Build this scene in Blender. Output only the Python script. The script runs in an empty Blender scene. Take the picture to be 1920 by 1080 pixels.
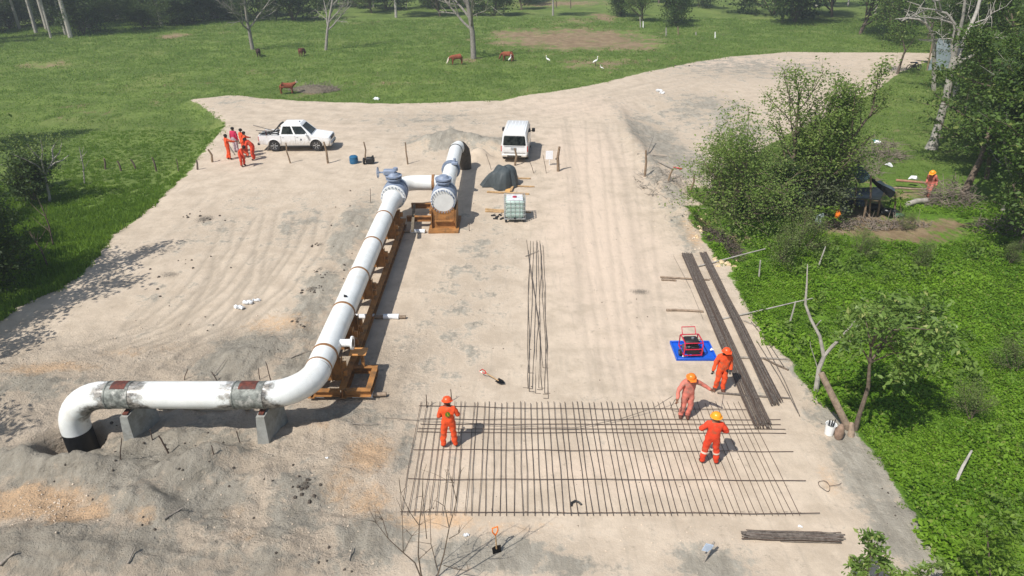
import bpy, math, random
import numpy as np
from mathutils import Vector, Matrix, Euler

# ------------------------------------------------------------ camera, sky, sun, exposure
scene = bpy.context.scene
COL = scene.collection
CAM_H, PITCH, FPX = 13.6, math.radians(28.0), 1281.0
cam_data = bpy.data.cameras.new('camera')
cam_data.sensor_width = 36.0
cam_data.lens = FPX / 1920.0 * 36.0
cam_data.clip_start = 0.3
cam_data.clip_end = 3000.0
cam = bpy.data.objects.new('camera', cam_data)
COL.objects.link(cam)
cam.location = (0, 0, CAM_H)
cam.rotation_euler = (math.radians(90) - PITCH, 0, 0)
scene.camera = cam

SUN_EL, SUN_AZ = math.radians(54.0), math.atan2(-0.70, -0.715)
SDIR = Vector((math.sin(SUN_AZ) * math.cos(SUN_EL), math.cos(SUN_AZ) * math.cos(SUN_EL), math.sin(SUN_EL)))
world = bpy.data.worlds.new('World')
scene.world = world
world.use_nodes = True
wn = world.node_tree
sky = wn.nodes.new('ShaderNodeTexSky')
sky.sky_type = 'NISHITA'
sky.sun_disc = False
sky.sun_elevation = SUN_EL
sky.sun_rotation = SUN_AZ % (2 * math.pi)
sky.air_density = 1.3
sky.dust_density = 1.6
bg = wn.nodes['Background']
wn.links.new(sky.outputs['Color'], bg.inputs['Color'])
bg.inputs['Strength'].default_value = 0.09
sun_data = bpy.data.lights.new('sun', 'SUN')
sun_data.energy = 4.6
sun_data.angle = math.radians(0.5)
sun_data.color = (1.0, 0.955, 0.89)
sun = bpy.data.objects.new('sun', sun_data)
COL.objects.link(sun)
sun.rotation_euler = SDIR.to_track_quat('Z', 'Y').to_euler()
sun.location = (-40, -40, 60)
scene.view_settings.view_transform = 'Standard'
scene.view_settings.look = 'None'
scene.view_settings.gamma = 1.0
scene.view_settings.use_curve_mapping = False
scene.view_settings.exposure = 0.22
scene.cycles.max_bounces = 6
scene.cycles.transparent_max_bounces = 6

# ------------------------------------------------------------ noise and pixel helpers
_rt = np.random.RandomState(7).rand(256, 256)
def vnoise(x, y):
    x = np.asarray(x, float); y = np.asarray(y, float)
    xi = np.floor(x).astype(int); yi = np.floor(y).astype(int)
    fx = x - xi; fy = y - yi
    fx = fx * fx * (3 - 2 * fx); fy = fy * fy * (3 - 2 * fy)
    a = _rt[xi % 256, yi % 256]; b = _rt[(xi + 1) % 256, yi % 256]
    c = _rt[xi % 256, (yi + 1) % 256]; d = _rt[(xi + 1) % 256, (yi + 1) % 256]
    return (a * (1 - fx) + b * fx) * (1 - fy) + (c * (1 - fx) + d * fx) * fy
def fbm(x, y, o=4):
    s = 0; a = 0.5; t = 0
    for k in range(o):
        s = s + a * vnoise(x * 2 ** k + 17.3 * k, y * 2 ** k + 9.1 * k); t += a; a *= 0.5
    return s / t - 0.5
def sstep(a, b, x):
    t = np.clip((x - a) / (b - a), 0, 1)
    return t * t * (3 - 2 * t)

def ray(px, py):
    u = (px - 960) / FPX; v = (py - 540) / FPX
    c, s = math.cos(PITCH), math.sin(PITCH)
    return (u, c - v * s, -s - v * c)
def P0(px, py, z=0.0):
    d = ray(px, py); t = (z - CAM_H) / d[2]
    return (d[0] * t, d[1] * t)
def PW(px, py, Y):
    d = ray(px, py); t = Y / d[1]
    return Vector((d[0] * t, Y, CAM_H + d[2] * t))

PAD_PX = [(-420, 860), (-160, 690), (0, 600), (60, 563), (120, 540), (152, 512), (190, 470), (212, 438), (240, 422), (300, 375),
          (345, 330), (372, 296), (400, 262), (424, 236), (404, 218), (385, 203), (358, 187), (400, 183), (432, 179), (490, 186),
          (560, 190), (640, 192), (740, 194), (850, 191), (940, 188), (975, 180), (1060, 168), (1130, 155), (1220, 133), (1300, 117),
          (1370, 106), (1440, 101), (1480, 97), (1560, 98), (1680, 98), (1790, 100), (1700, 128), (1655, 160), (1600, 195),
          (1500, 240), (1420, 285), (1345, 320), (1332, 350), (1290, 352), (1288, 362), (1313, 382), (1287, 388), (1296, 420),
          (1318, 445), (1340, 482), (1374, 500), (1380, 540), (1400, 580), (1425, 612), (1440, 642), (1482, 676), (1520, 735),
          (1560, 770), (1612, 815), (1640, 855), (1680, 905), (1700, 950), (1735, 1010), (1780, 1070), (1860, 1180), (2000, 1400),
          (-500, 1400), (-900, 1300)]
PADW = np.array([P0(*p) for p in PAD_PX])
def sdist(x, y, poly=PADW):
    x = np.asarray(x, float); y = np.asarray(y, float)
    d = np.full(x.shape, 1e9); inside = np.zeros(x.shape, bool)
    n = len(poly)
    for i in range(n):
        x0, y0 = poly[i]; x1, y1 = poly[(i + 1) % n]
        ex, ey = x1 - x0, y1 - y0
        t = np.clip(((x - x0) * ex + (y - y0) * ey) / (ex * ex + ey * ey + 1e-9), 0, 1)
        d = np.minimum(d, (x - x0 - t * ex) ** 2 + (y - y0 - t * ey) ** 2)
        c = ((y0 > y) != (y1 > y)) & (x < (x1 - x0) * (y - y0) / (y1 - y0 + 1e-12) + x0)
        inside ^= c
    d = np.sqrt(d)
    return np.where(inside, d, -d)

# mounds: px centre, world radius x/y, height
MOUNDS = [(62, 855, .75, .5, .40), (110, 888, .9, .42, .62), (190, 884, .7, .35, .50), (250, 830, .5, .5, .16), (40, 800, .5, .6, .22),
          (330, 895, 1.0, .5, .55), (385, 875, .5, .5, .45), (250, 950, 1.0, .55, .5), (300, 980, .8, .5, .32), (430, 862, .9, .4, .36), (480, 905, .6, .4, .2), (200, 915, .7, .35, .2),
          (450, 672, .95, .75, .34), (500, 650, .5, .6, .2), (130, 1010, 1.6, .4, .22), (60, 1040, 1.4, .7, .42), (200, 1060, 1.6, .6, .35),
          (570, 925, .6, .5, .16), (600, 900, .9, .9, .08), (330, 815, .7, .28, .14), (610, 800, .8, .25, .2), (590, 770, .6, .3, .12),
          (640, 460, .8, 1.4, .16), (600, 520, .6, 1.6, .14), (560, 600, .7, 1.2, .16), (660, 400, .5, 1.5, .14),
          (828, 270, 1.4, 1.3, .75), (850, 266, .6, .7, .3), (800, 277, 1.0, 1.0, .35), (918, 274, 1.3, 1.2, .55), (880, 264, 1.0, .8, .4), (896, 299, .75, .55, .8), (876, 272, .8, .5, .4), (1185, 262, .6, 2.5, .35), (1210, 300, .6, 2.0, .35), (1260, 350, .5, 1.2, .3), (1285, 400, .4, 1.2, .2),
          (660, 810, .6, .3, .1), (700, 870, .7, .5, .06), (450, 1020, 1.4, .6, .18), (560, 1060, 1.6, .5, .14), (690, 1000, .7, .5, .14),
          (500, 182, 5, 2.2, .12), (1170, 225, .7, 4.0, .25), (1240, 345, .5, 2.0, .22)]
MW = [(P0(a, b), rx, ry, h) for a, b, rx, ry, h in MOUNDS]
PIT = (-13.22, 15.85)
DIP = P0(1270, 235)
def terrain(x, y, pd=None):
    x = np.asarray(x, float); y = np.asarray(y, float)
    if pd is None: pd = sdist(x, y)
    far = sstep(55, 75, y)
    right = sstep(0, 8, x)
    drop = (0.35 + 0.4 * right) * (1 - far) + 0.14 * far
    z = -drop * sstep(0.0, 1.3, -pd)
    z = z + (1 - sstep(-1, 0, pd)) * (fbm(x * .35, y * .35, 3) * .35 + fbm(x * .05 + 5, y * .05, 2) * .6 * sstep(40, 80, y))
    inpad = sstep(-0.5, .3, pd)
    z = z + inpad * (fbm(x * .5, y * .5, 3) * .07 + fbm(x * 3.1, y * 3.1, 3) * .035)
    # rougher churned sand in the near left
    rough = sstep(-2.5, -4.5, x) * (1 - sstep(19.5, 24, y)) * inpad
    z = z + rough * (fbm(x * 1.6 + 3, y * 1.6, 4) * .30 + np.abs(fbm(x * 3.3, y * 3.7 + 8, 3)) * .30 - .04)
    side = np.exp(-((x + 7.6) / .9) ** 2) * sstep(18, 21, y) * (1 - sstep(33, 36, y)) * inpad
    z = z + side * np.abs(fbm(x * 2.4 + 1, y * 2.1, 4)) * .35
    for (cx, cy), rx, ry, h in MW:
        d = ((x - cx) / rx) ** 2 + ((y - cy) / ry) ** 2
        z = z + h * np.exp(-d * .9) * (1 + .5 * fbm(x * 2.5, y * 2.5, 3))
    d = ((x - DIP[0]) / 4.0) ** 2 + ((y - DIP[1]) / 8.0) ** 2
    z = z - .5 * np.exp(-d * d)
    dp = np.sqrt(((x - PIT[0]) / 1.0) ** 2 + ((y - PIT[1]) / .78) ** 2)
    z = z - .95 * (1 - sstep(.68, 1.15, dp)) 
    # level strip under the pipe blocks and skid
    lv = (1 - sstep(1.0, 1.8, np.abs(x + 5.7))) * sstep(17, 17.6, y) * (1 - sstep(36, 38, y))
    z = z * (1 - lv * .85)
    return z
def _table(x0, x1, y0, y1, st):
    xs = np.arange(x0, x1 + st, st); ys = np.arange(y0, y1 + st, st); X, Y = np.meshgrid(xs, ys)
    return x0, y0, st, terrain(X.ravel(), Y.ravel()).reshape(X.shape), x1, y1
_TB = [_table(-22, 24, 8, 50, .12), _table(-160, 160, 0, 300, 1.0)]
def tz(x, y):
    for x0, y0, st, T, x1, y1 in _TB:
        if x0 <= x < x1 and y0 <= y < y1:
            u, v = (x - x0) / st, (y - y0) / st; i, j = int(v), int(u); a, b = v - i, u - j
            return float((T[i, j] * (1 - b) + T[i, j + 1] * b) * (1 - a) + (T[i + 1, j] * (1 - b) + T[i + 1, j + 1] * b) * a)
    return float(terrain(np.array([x]), np.array([y]))[0])
def G(px, py, dz=0.0):
    z = 0.0
    for _ in range(6):
        x, y = P0(px, py, z); z = .5 * z + .5 * tz(x, y)
    x, y = P0(px, py, z)
    return Vector((x, y, tz(x, y) + dz))

# ------------------------------------------------------------ node / material helpers
def newmat(name):
    m = bpy.data.materials.new(name); m.use_nodes = True
    nt = m.node_tree; b = nt.nodes['Principled BSDF']
    return m, nt, b
def N(nt, t, **kw):
    n = nt.nodes.new(t)
    for k, v in kw.items(): setattr(n, k, v)
    return n
def L(nt, a, b): nt.links.new(a, b)
def inp(n, **kw):
    for k, v in kw.items(): n.inputs[k.replace('_', ' ')].default_value = v
    return n
def rgb(c): return (c[0], c[1], c[2], 1.0)
def noise(nt, vec, scale, detail=4, rough=.55, dist=0):
    n = N(nt, 'ShaderNodeTexNoise'); inp(n, Scale=scale, Detail=detail, Roughness=rough, Distortion=dist)
    if vec is not None: L(nt, vec, n.inputs['Vector'])
    return n.outputs['Fac']
def ramp(nt, fac, a, b, ca=0.0, cb=1.0):
    r = N(nt, 'ShaderNodeMapRange'); r.interpolation_type = 'SMOOTHSTEP'
    L(nt, fac, r.inputs[0]); r.inputs[1].default_value = a; r.inputs[2].default_value = b
    r.inputs[3].default_value = ca; r.inputs[4].default_value = cb
    return r.outputs[0]
def mix(nt, fac, a, b, blend='MIX'):
    m = N(nt, 'ShaderNodeMix', data_type='RGBA', blend_type=blend)
    for sock, v in ((m.inputs[0], fac), (m.inputs[6], a), (m.inputs[7], b)):
        if isinstance(v, (int, float)): sock.default_value = v
        elif isinstance(v, tuple): sock.default_value = rgb(v)
        else: L(nt, v, sock)
    return m.outputs[2]
def mth(nt, op, a, b=None, c=None):
    m = N(nt, 'ShaderNodeMath', operation=op)
    for i, v in enumerate((a, b, c)):
        if v is None: continue
        if isinstance(v, (int, float)): m.inputs[i].default_value = v
        else: L(nt, v, m.inputs[i])
    return m.outputs[0]
MATS = {}
def mat(name, col, rough=.7, metal=0.0, var=.18, scale=6.0, dirt=None, dirt_amt=.0, bump=.15, bscale=40.0, spec=.3, trans=0.0, alpha=1.0):
    if name in MATS: return MATS[name]
    m, nt, b = newmat(name)
    tc = N(nt, 'ShaderNodeTexCoord').outputs['Object']
    n1 = noise(nt, tc, scale, 5, .6)
    dark = tuple(c * (1 - var) for c in col); lite = tuple(min(1, c * (1 + var)) for c in col)
    c = mix(nt, ramp(nt, n1, .3, .7), dark, lite)
    if dirt:
        n2 = noise(nt, tc, scale * .5 + 1.3, 6, .7)
        c = mix(nt, ramp(nt, n2, .62 - dirt_amt * .4, .78 - dirt_amt * .2), c, dirt)
    L(nt, c, b.inputs['Base Color'])
    inp(b, Roughness=rough, Metallic=metal)
    b.inputs['Specular IOR Level'].default_value = spec
    b.inputs['Transmission Weight'].default_value = trans
    b.inputs['Alpha'].default_value = alpha
    if bump:
        bp = N(nt, 'ShaderNodeBump'); bp.inputs['Strength'].default_value = bump; bp.inputs['Distance'].default_value = .01
        L(nt, noise(nt, tc, bscale, 4), bp.inputs['Height']); L(nt, bp.outputs[0], b.inputs['Normal'])
    MATS[name] = m
    return m
def leafmat(name, c1, c2, c3=None, tr=.35, nscale=.6, rough=.55):
    if name in MATS: return MATS[name]
    m, nt, b = newmat(name)
    geo = N(nt, 'ShaderNodeNewGeometry'); oi = N(nt, 'ShaderNodeObjectInfo')
    n1 = noise(nt, geo.outputs['Position'], nscale, 3)
    f = mth(nt, 'ADD', mth(nt, 'MULTIPLY', geo.outputs['Random Per Island'], .55), mth(nt, 'MULTIPLY', ramp(nt, n1, .35, .65), .35))
    f = mth(nt, 'ADD', f, mth(nt, 'MULTIPLY', oi.outputs['Random'], .25))
    c = mix(nt, f, c1, c2)
    if c3: c = mix(nt, ramp(nt, geo.outputs['Random Per Island'], .93, .95), c, c3)
    L(nt, c, b.inputs['Base Color']); inp(b, Roughness=rough); b.inputs['Specular IOR Level'].default_value = .25
    t = N(nt, 'ShaderNodeBsdfTranslucent'); L(nt, mix(nt, .35, c, (.25, .35, .02), 'ADD'), t.inputs['Color'])
    ms = N(nt, 'ShaderNodeMixShader'); ms.inputs[0].default_value = tr
    L(nt, b.outputs[0], ms.inputs[1]); L(nt, t.outputs[0], ms.inputs[2])
    L(nt, ms.outputs[0], nt.nodes['Material Output'].inputs['Surface'])
    MATS[name] = m
    return m

# ------------------------------------------------------------ mesh builder
class MB:
    def __init__(s, M=None): s.v = []; s.f = []; s.m = []; s.M = M or Matrix(); s.mi = 0
    def add(s, vs, fs, M=None):
        T = s.M @ M if M is not None else s.M
        o = len(s.v)
        s.v += [tuple(T @ Vector(p)) for p in vs]
        s.f += [tuple(i + o for i in f) for f in fs]; s.m += [s.mi] * len(fs)
        return s
    def box(s, c, d, M=None, taper=1.0, bev=0.0):
        x, y, z = d[0] / 2, d[1] / 2, d[2] / 2; t = taper
        if bev <= 0:
            vs = [(-x, -y, -z), (x, -y, -z), (x, y, -z), (-x, y, -z), (-x * t, -y * t, z), (x * t, -y * t, z), (x * t, y * t, z), (-x * t, y * t, z)]
            fs = [(0, 3, 2, 1), (4, 5, 6, 7), (0, 1, 5, 4), (1, 2, 6, 5), (2, 3, 7, 6), (3, 0, 4, 7)]
        else:
            e = min(bev, x * .9, y * .9, z * .9); vs = []
            for zz, k in ((-z, e), (-z + e, 0), (z - e, 0), (z, e)):
                tt = 1 + (t - 1) * (zz + z) / (2 * z)
                X, Y = x * tt - k, y * tt - k; ee = max(e - k * .6, e * .4)
                vs += [(-X + ee, -Y, zz), (X - ee, -Y, zz), (X, -Y + ee, zz), (X, Y - ee, zz), (X - ee, Y, zz), (-X + ee, Y, zz), (-X, Y - ee, zz), (-X, -Y + ee, zz)]
            fs = [tuple(range(7, -1, -1)), tuple(range(24, 32))]
            for r in range(3):
                for i in range(8):
                    j = (i + 1) % 8; fs.append((r * 8 + i, r * 8 + j, r * 8 + 8 + j, r * 8 + 8 + i))
        T = Matrix.Translation(c) @ (M if M is not None else Matrix())
        return s.add(vs, fs, T)
    def tube(s, pts, rad, n=8, cap=True, closed=False):
        pts = [Vector(p) for p in pts]
        if isinstance(rad, (int, float)): rad = [rad] * len(pts)
        vs = []; fs = []; k = len(pts)
        up = None
        for i, p in enumerate(pts):
            if closed: d = pts[(i + 1) % k] - pts[i - 1]
            else: d = pts[min(i + 1, k - 1)] - pts[max(i - 1, 0)]
            if d.length < 1e-9: d = Vector((0, 0, 1))
            d.normalize()
            if up is None: up = Vector((0, 0, 1)) if abs(d.z) < .9 else Vector((1, 0, 0))
            a = up - d * up.dot(d)
            if a.length < 1e-4: a = d.orthogonal()
            a.normalize(); b = d.cross(a); up = a
            for j in range(n):
                t = 2 * math.pi * j / n
                vs.append(p + (a * math.cos(t) + b * math.sin(t)) * rad[i])
        m = k if closed else k - 1
        for i in range(m):
            for j in range(n):
                q = (i + 1) % k
                fs.append((i * n + j, i * n + (j + 1) % n, q * n + (j + 1) % n, q * n + j))
        if cap and not closed:
            fs.append(tuple(range(n - 1, -1, -1))); fs.append(tuple(range((k - 1) * n, k * n)))
        return s.add(vs, fs)
    def cyl(s, a, b, r0, r1=None, n=12): return s.tube([a, b], [r0, r0 if r1 is None else r1], n)
    def lathe(s, prof, n=20, M=None):       # prof: (r, z) about z
        vs = []; fs = []
        for r, z in prof:
            for j in range(n):
                t = 2 * math.pi * j / n; vs.append((r * math.cos(t), r * math.sin(t), z))
        for i in range(len(prof) - 1):
            for j in range(n):
                fs.append((i * n + j, i * n + (j + 1) % n, (i + 1) * n + (j + 1) % n, (i + 1) * n + j))
        if prof[0][0] > 1e-6: fs.append(tuple(range(n - 1, -1, -1)))
        if prof[-1][0] > 1e-6: fs.append(tuple(range((len(prof) - 1) * n, len(prof) * n)))
        return s.add(vs, fs, M)
    def prism(s, prof, y0, y1, M=None, t0=None):   # profile in (x,z) pushed from y0 to y1
        n = len(prof)
        vs = [(x, y0, z) for x, z in prof] + [(x, y1, z) for x, z in (t0 or prof)]
        fs = [tuple(range(n)), tuple(range(2 * n - 1, n - 1, -1))] + [(i, i + n, (i + 1) % n + n, (i + 1) % n) for i in range(n)]
        return s.add(vs, fs, M)
    def mesh(s, name, mats, smooth=False):
        me = bpy.data.meshes.new(name); me.from_pydata(s.v, [], s.f)
        for m in (mats if isinstance(mats, (list, tuple)) else [mats]): me.materials.append(m)
        me.polygons.foreach_set('material_index', s.m)
        if smooth:
            me.shade_smooth()
            try: me.set_sharp_from_angle(angle=math.radians(smooth if smooth > 1 else 40))
            except Exception: pass
        me.update(); return me
    def build(s, name, mats, parent=None, smooth=True, **kw):
        return link(name, s.mesh(name, mats, smooth), parent, **kw)
def link(name, me, parent=None, **kw):
    o = bpy.data.objects.new(name, me); COL.objects.link(o)
    if parent is not None: o.parent = parent
    for k, v in kw.items():
        if v is not None: o[k] = v
    return o
def thing(name, label, category, loc=(0, 0, 0), rz=0.0, group=None):
    o = bpy.data.objects.new(name, None); COL.objects.link(o)
    o.location = loc; o.rotation_euler = (0, 0, rz); o.empty_display_size = .2
    o['label'] = label; o['category'] = category
    if group: o['group'] = group
    return o
def solo(name, mb, mats, label, category, loc=(0, 0, 0), rz=0, group=None, smooth=True):
    o = mb.build(name, mats, None, smooth, label=label, category=category, group=group)
    o.location = loc; o.rotation_euler = (0, 0, rz)
    return o
def dup(root, label, loc=None, rz=None, scale=None, group=None):
    kids = [c for c in root.children]
    r = root.copy(); COL.objects.link(r)
    r['label'] = label
    if group: r['group'] = group
    if loc is not None: r.location = loc
    if rz is not None: r.rotation_euler = (0, 0, rz)
    if scale is not None: r.scale = scale if isinstance(scale, (tuple, list)) else (scale,) * 3
    for ch in kids:
        c = ch.copy(); COL.objects.link(c); c.parent = r
        for g in ch.children:
            d = g.copy(); COL.objects.link(d); d.parent = c
    return r
def fastmesh(name, V, F, mats, mi=None, smooth=False):
    me = bpy.data.meshes.new(name); k = F.shape[1]
    me.vertices.add(len(V)); me.vertices.foreach_set('co', np.ascontiguousarray(V, dtype=np.float32).ravel())
    me.loops.add(F.size); me.loops.foreach_set('vertex_index', np.ascontiguousarray(F, dtype=np.int32).ravel())
    me.polygons.add(len(F)); me.polygons.foreach_set('loop_start', np.arange(0, F.size, k, dtype=np.int32))
    for m in mats: me.materials.append(m)
    if mi is not None: me.polygons.foreach_set('material_index', mi)
    if smooth: me.polygons.foreach_set('use_smooth', np.ones(len(F), bool))
    me.update(calc_edges=True); me.validate()
    return me

# ------------------------------------------------------------ the ground
def patch_mask(X, Y, blobs):
    m = np.zeros(X.shape)
    for px, py, rx, ry, a in blobs:           # px ellipse on the flat ground, measured in metres
        cx, cy = P0(px, py); ex = abs(P0(px + rx, py)[0] - cx); ey = abs(P0(px, py - ry)[1] - P0(px, py + ry)[1]) / 2
        m = np.maximum(m, a * np.exp(-(((X - cx) / ex) ** 2 + ((Y - cy) / ey) ** 2) * .8))
    return m
def line_mask(X, Y, lines):
    m = np.zeros(X.shape)
    for pts, w, a in lines:
        W = [P0(*p) for p in pts]; d = np.full(X.shape, 1e9)
        for (x0, y0), (x1, y1) in zip(W[:-1], W[1:]):
            ex, ey = x1 - x0, y1 - y0
            t = np.clip(((X - x0) * ex + (Y - y0) * ey) / (ex * ex + ey * ey + 1e-9), 0, 1)
            d = np.minimum(d, (X - x0 - t * ex) ** 2 + (Y - y0 - t * ey) ** 2)
        m = np.maximum(m, a * np.exp(-d / (w * w)))
    return m
GREY = [(110, 880, 190, 60, .9), (300, 880, 160, 90, .95), (330, 950, 130, 60, .9), (100, 1040, 260, 50, .95), (450, 672, 75, 55, 1), (400, 850, 90, 40, .6),
        (540, 980, 90, 70, .6), (570, 930, 60, 50, .8), (480, 1060, 250, 40, .6), (700, 1010, 90, 60, .75), (920, 1040, 160, 40, .9), (1060, 1060, 90, 30, .7),
        (1340, 1070, 90, 50, .75), (1620, 880, 55, 130, .9), (1700, 1000, 70, 110, .95), (1570, 780, 60, 50, .8), (1500, 700, 40, 60, .5), (600, 560, 55, 110, .7),
        (660, 430, 45, 80, .7), (560, 680, 70, 70, .6), (700, 850, 60, 30, .5), (760, 840, 20, 60, .8), (650, 780, 120, 25, .6), (850, 600, 90, 150, .38), (900, 480, 60, 100, .4),
        (400, 430, 90, 60, .35), (830, 268, 70, 18, .9), (915, 270, 60, 16, .8), (800, 225, 140, 22, .45), (1240, 340, 30, 70, .6), (1285, 430, 25, 60, .6),
        (1170, 230, 16, 60, .45), (1230, 250, 60, 50, .75), (1280, 300, 50, 40, .75), (1320, 200, 90, 30, .65), (1380, 240, 80, 40, .6), (560, 420, 60, 60, .45), (470, 380, 60, 40, .3), (1400, 125, 200, 26, .55), (60, 720, 120, 40, .7), (250, 700, 60, 30, .4), (1400, 740, 90, 30, .25), (1100, 760, 40, 20, .3), (700, 690, 60, 60, .2), (440, 190, 60, 14, .4), (290, 560, 90, 40, .3)]
ORANGE = [(60, 945, 110, 32, 1.1), (150, 975, 60, 28, 1.1), (690, 850, 60, 45, .8), (640, 900, 50, 50, .6), (690, 940, 60, 40, .7), (820, 975, 120, 22, .7), (520, 610, 90, 26, .6),
          (90, 690, 110, 16, .75), (230, 660, 80, 16, .5), (1300, 440, 22, 45, .6), (950, 990, 130, 20, .5), (800, 900, 70, 60, .35), (1110, 210, 60, 40, .3), (560, 745, 60, 16, .4), (330, 650, 90, 18, .45),
          (440, 960, 40, 22, .5), (460, 1010, 60, 22, .5), (1450, 880, 140, 60, .22), (1555, 900, 26, 50, .5), (1180, 960, 200, 20, .3), (870, 720, 40, 60, .15), (640, 300, 200, 40, .2), (600, 800, 60, 16, .5), (270, 985, 40, 24, .6)]
PALE = [(1130, 450, 130, 160, .8), (1180, 620, 120, 130, .6), (1150, 880, 250, 60, .6), (1100, 300, 100, 90, .7), (1080, 200, 140, 30, .6), (1380, 118, 220, 14, .8), (640, 240, 150, 20, .4)]
DARKP = [(585, 545, 14, 6, .9), (600, 510, 10, 5, .7), (575, 915, 16, 12, .8), (1200, 547, 24, 7, .75), (1195, 500, 22, 12, .35), (310, 470, 60, 14, .5), (385, 410, 22, 8, .8), (320, 515, 26, 8, .7), (380, 450, 20, 10, .4),
         (600, 460, 8, 4, .8), (230, 535, 20, 5, .5), (1230, 120, 12, 3, .5), (905, 410, 20, 6, .5), (240, 590, 60, 10, .4), (560, 605, 10, 4, .8), (1120, 880, 10, 5, .4), (480, 1045, 16, 5, .5), (90, 660, 40, 8, .3)]
def _wob(pts, a, seed):
    r = random.Random(seed); return [(x + r.uniform(-a, a), y + r.uniform(-a, a)) for x, y in pts]
MORE_TRACKS = []
for k_ in range(9):
    x0_ = 250 + k_ * 26; MORE_TRACKS.append((_wob([(x0_ + 170, 400), (x0_ + 150, 470), (x0_ + 95, 545), (x0_ + 10, 610), (x0_ - 120, 660)], 7, k_), .085, .8))
for k_ in range(8):
    x0_ = 1050 + k_ * 22; MORE_TRACKS.append((_wob([(x0_, 230), (x0_ + 12, 330), (x0_ + 25, 450), (x0_ + 42, 600), (x0_ + 60, 740)], 5, k_ + 20), .09, .42))
for k_ in range(6):
    MORE_TRACKS.append((_wob([(430, 205 + k_ * 7), (600, 215 + k_ * 8), (800, 222 + k_ * 6), (1000, 205 + k_ * 6), (1150, 178 + k_ * 5), (1330, 136 + k_ * 4), (1560, 112 + k_ * 2)], 3, k_ + 40), .10, .4))
for k_ in range(5):
    MORE_TRACKS.append((_wob([(-60, 980 + k_ * 22), (150, 1010 + k_ * 20), (350, 1045 + k_ * 16), (560, 1060 + k_ * 12)], 8, k_ + 60), .10, .8))
TRACKS = MORE_TRACKS + [([(480, 470), (470, 520), (440, 570), (395, 620), (300, 690)], .10, .9), ([(498, 470), (490, 525), (462, 575), (420, 640), (340, 700)], .09, .8), ([(402, 480), (395, 520), (370, 565), (330, 620)], .10, .9),
          ([(414, 480), (408, 522), (384, 568), (345, 625)], .07, .6), ([(510, 480), (500, 540), (470, 590), (430, 640)], .08, .5), ([(1060, 220), (1075, 330), (1085, 450), (1090, 600)], .22, .45),
          ([(1130, 230), (1170, 330), (1190, 450), (1215, 600)], .22, .45), ([(250, 480), (330, 430), (380, 370)], .1, .6), ([(270, 500), (350, 445), (400, 380)], .1, .5), ([(880, 560), (860, 640), (858, 700)], .05, -.8),
          ([(440, 200), (560, 235), (760, 250), (900, 250)], .2, .4), ([(430, 215), (560, 250), (760, 262)], .2, .3), ([(500, 190), (700, 215), (900, 215), (1050, 195), (1300, 135), (1500, 112)], .25, .4),
          ([(520, 205), (700, 228), (920, 225), (1080, 205), (1330, 143), (1560, 116)], .25, .35), ([(300, 560), (200, 640), (60, 700)], .12, .5), ([(0, 1000), (120, 1040), (300, 1075)], .12, .6), ([(0, 1040), (150, 1070)], .1, .6)]
DRY = [(1080, 70, 160, 20, 1.0), (1180, 80, 70, 12, .9), (990, 62, 90, 12, .8), (1130, 118, 90, 12, .6), (1090, 120, 40, 10, .7), (80, 122, 50, 6, .7), (325, 68, 30, 6, .8), (415, 62, 30, 4, .4), (1130, 32, 20, 9, .9),
       (1080, 40, 60, 10, .5), (300, 160, 70, 20, .22), (1700, 410, 110, 26, 1.0), (1620, 395, 120, 26, .9), (1780, 400, 60, 20, .8), (1560, 330, 120, 50, .6), (1690, 340, 60, 14, .7), (560, 175, 40, 8, .5), (590, 165, 30, 8, .9), (700, 40, 120, 6, .35), (480, 130, 60, 8, .3), (200, 200, 90, 16, .25), (760, 150, 80, 10, .25), (1250, 110, 60, 6, .4), (1360, 425, 60, 50, .7), (880, 112, 20, 6, .6), (1660, 220, 40, 12, .2), (1060, 5, 90, 6, .8)]

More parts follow.
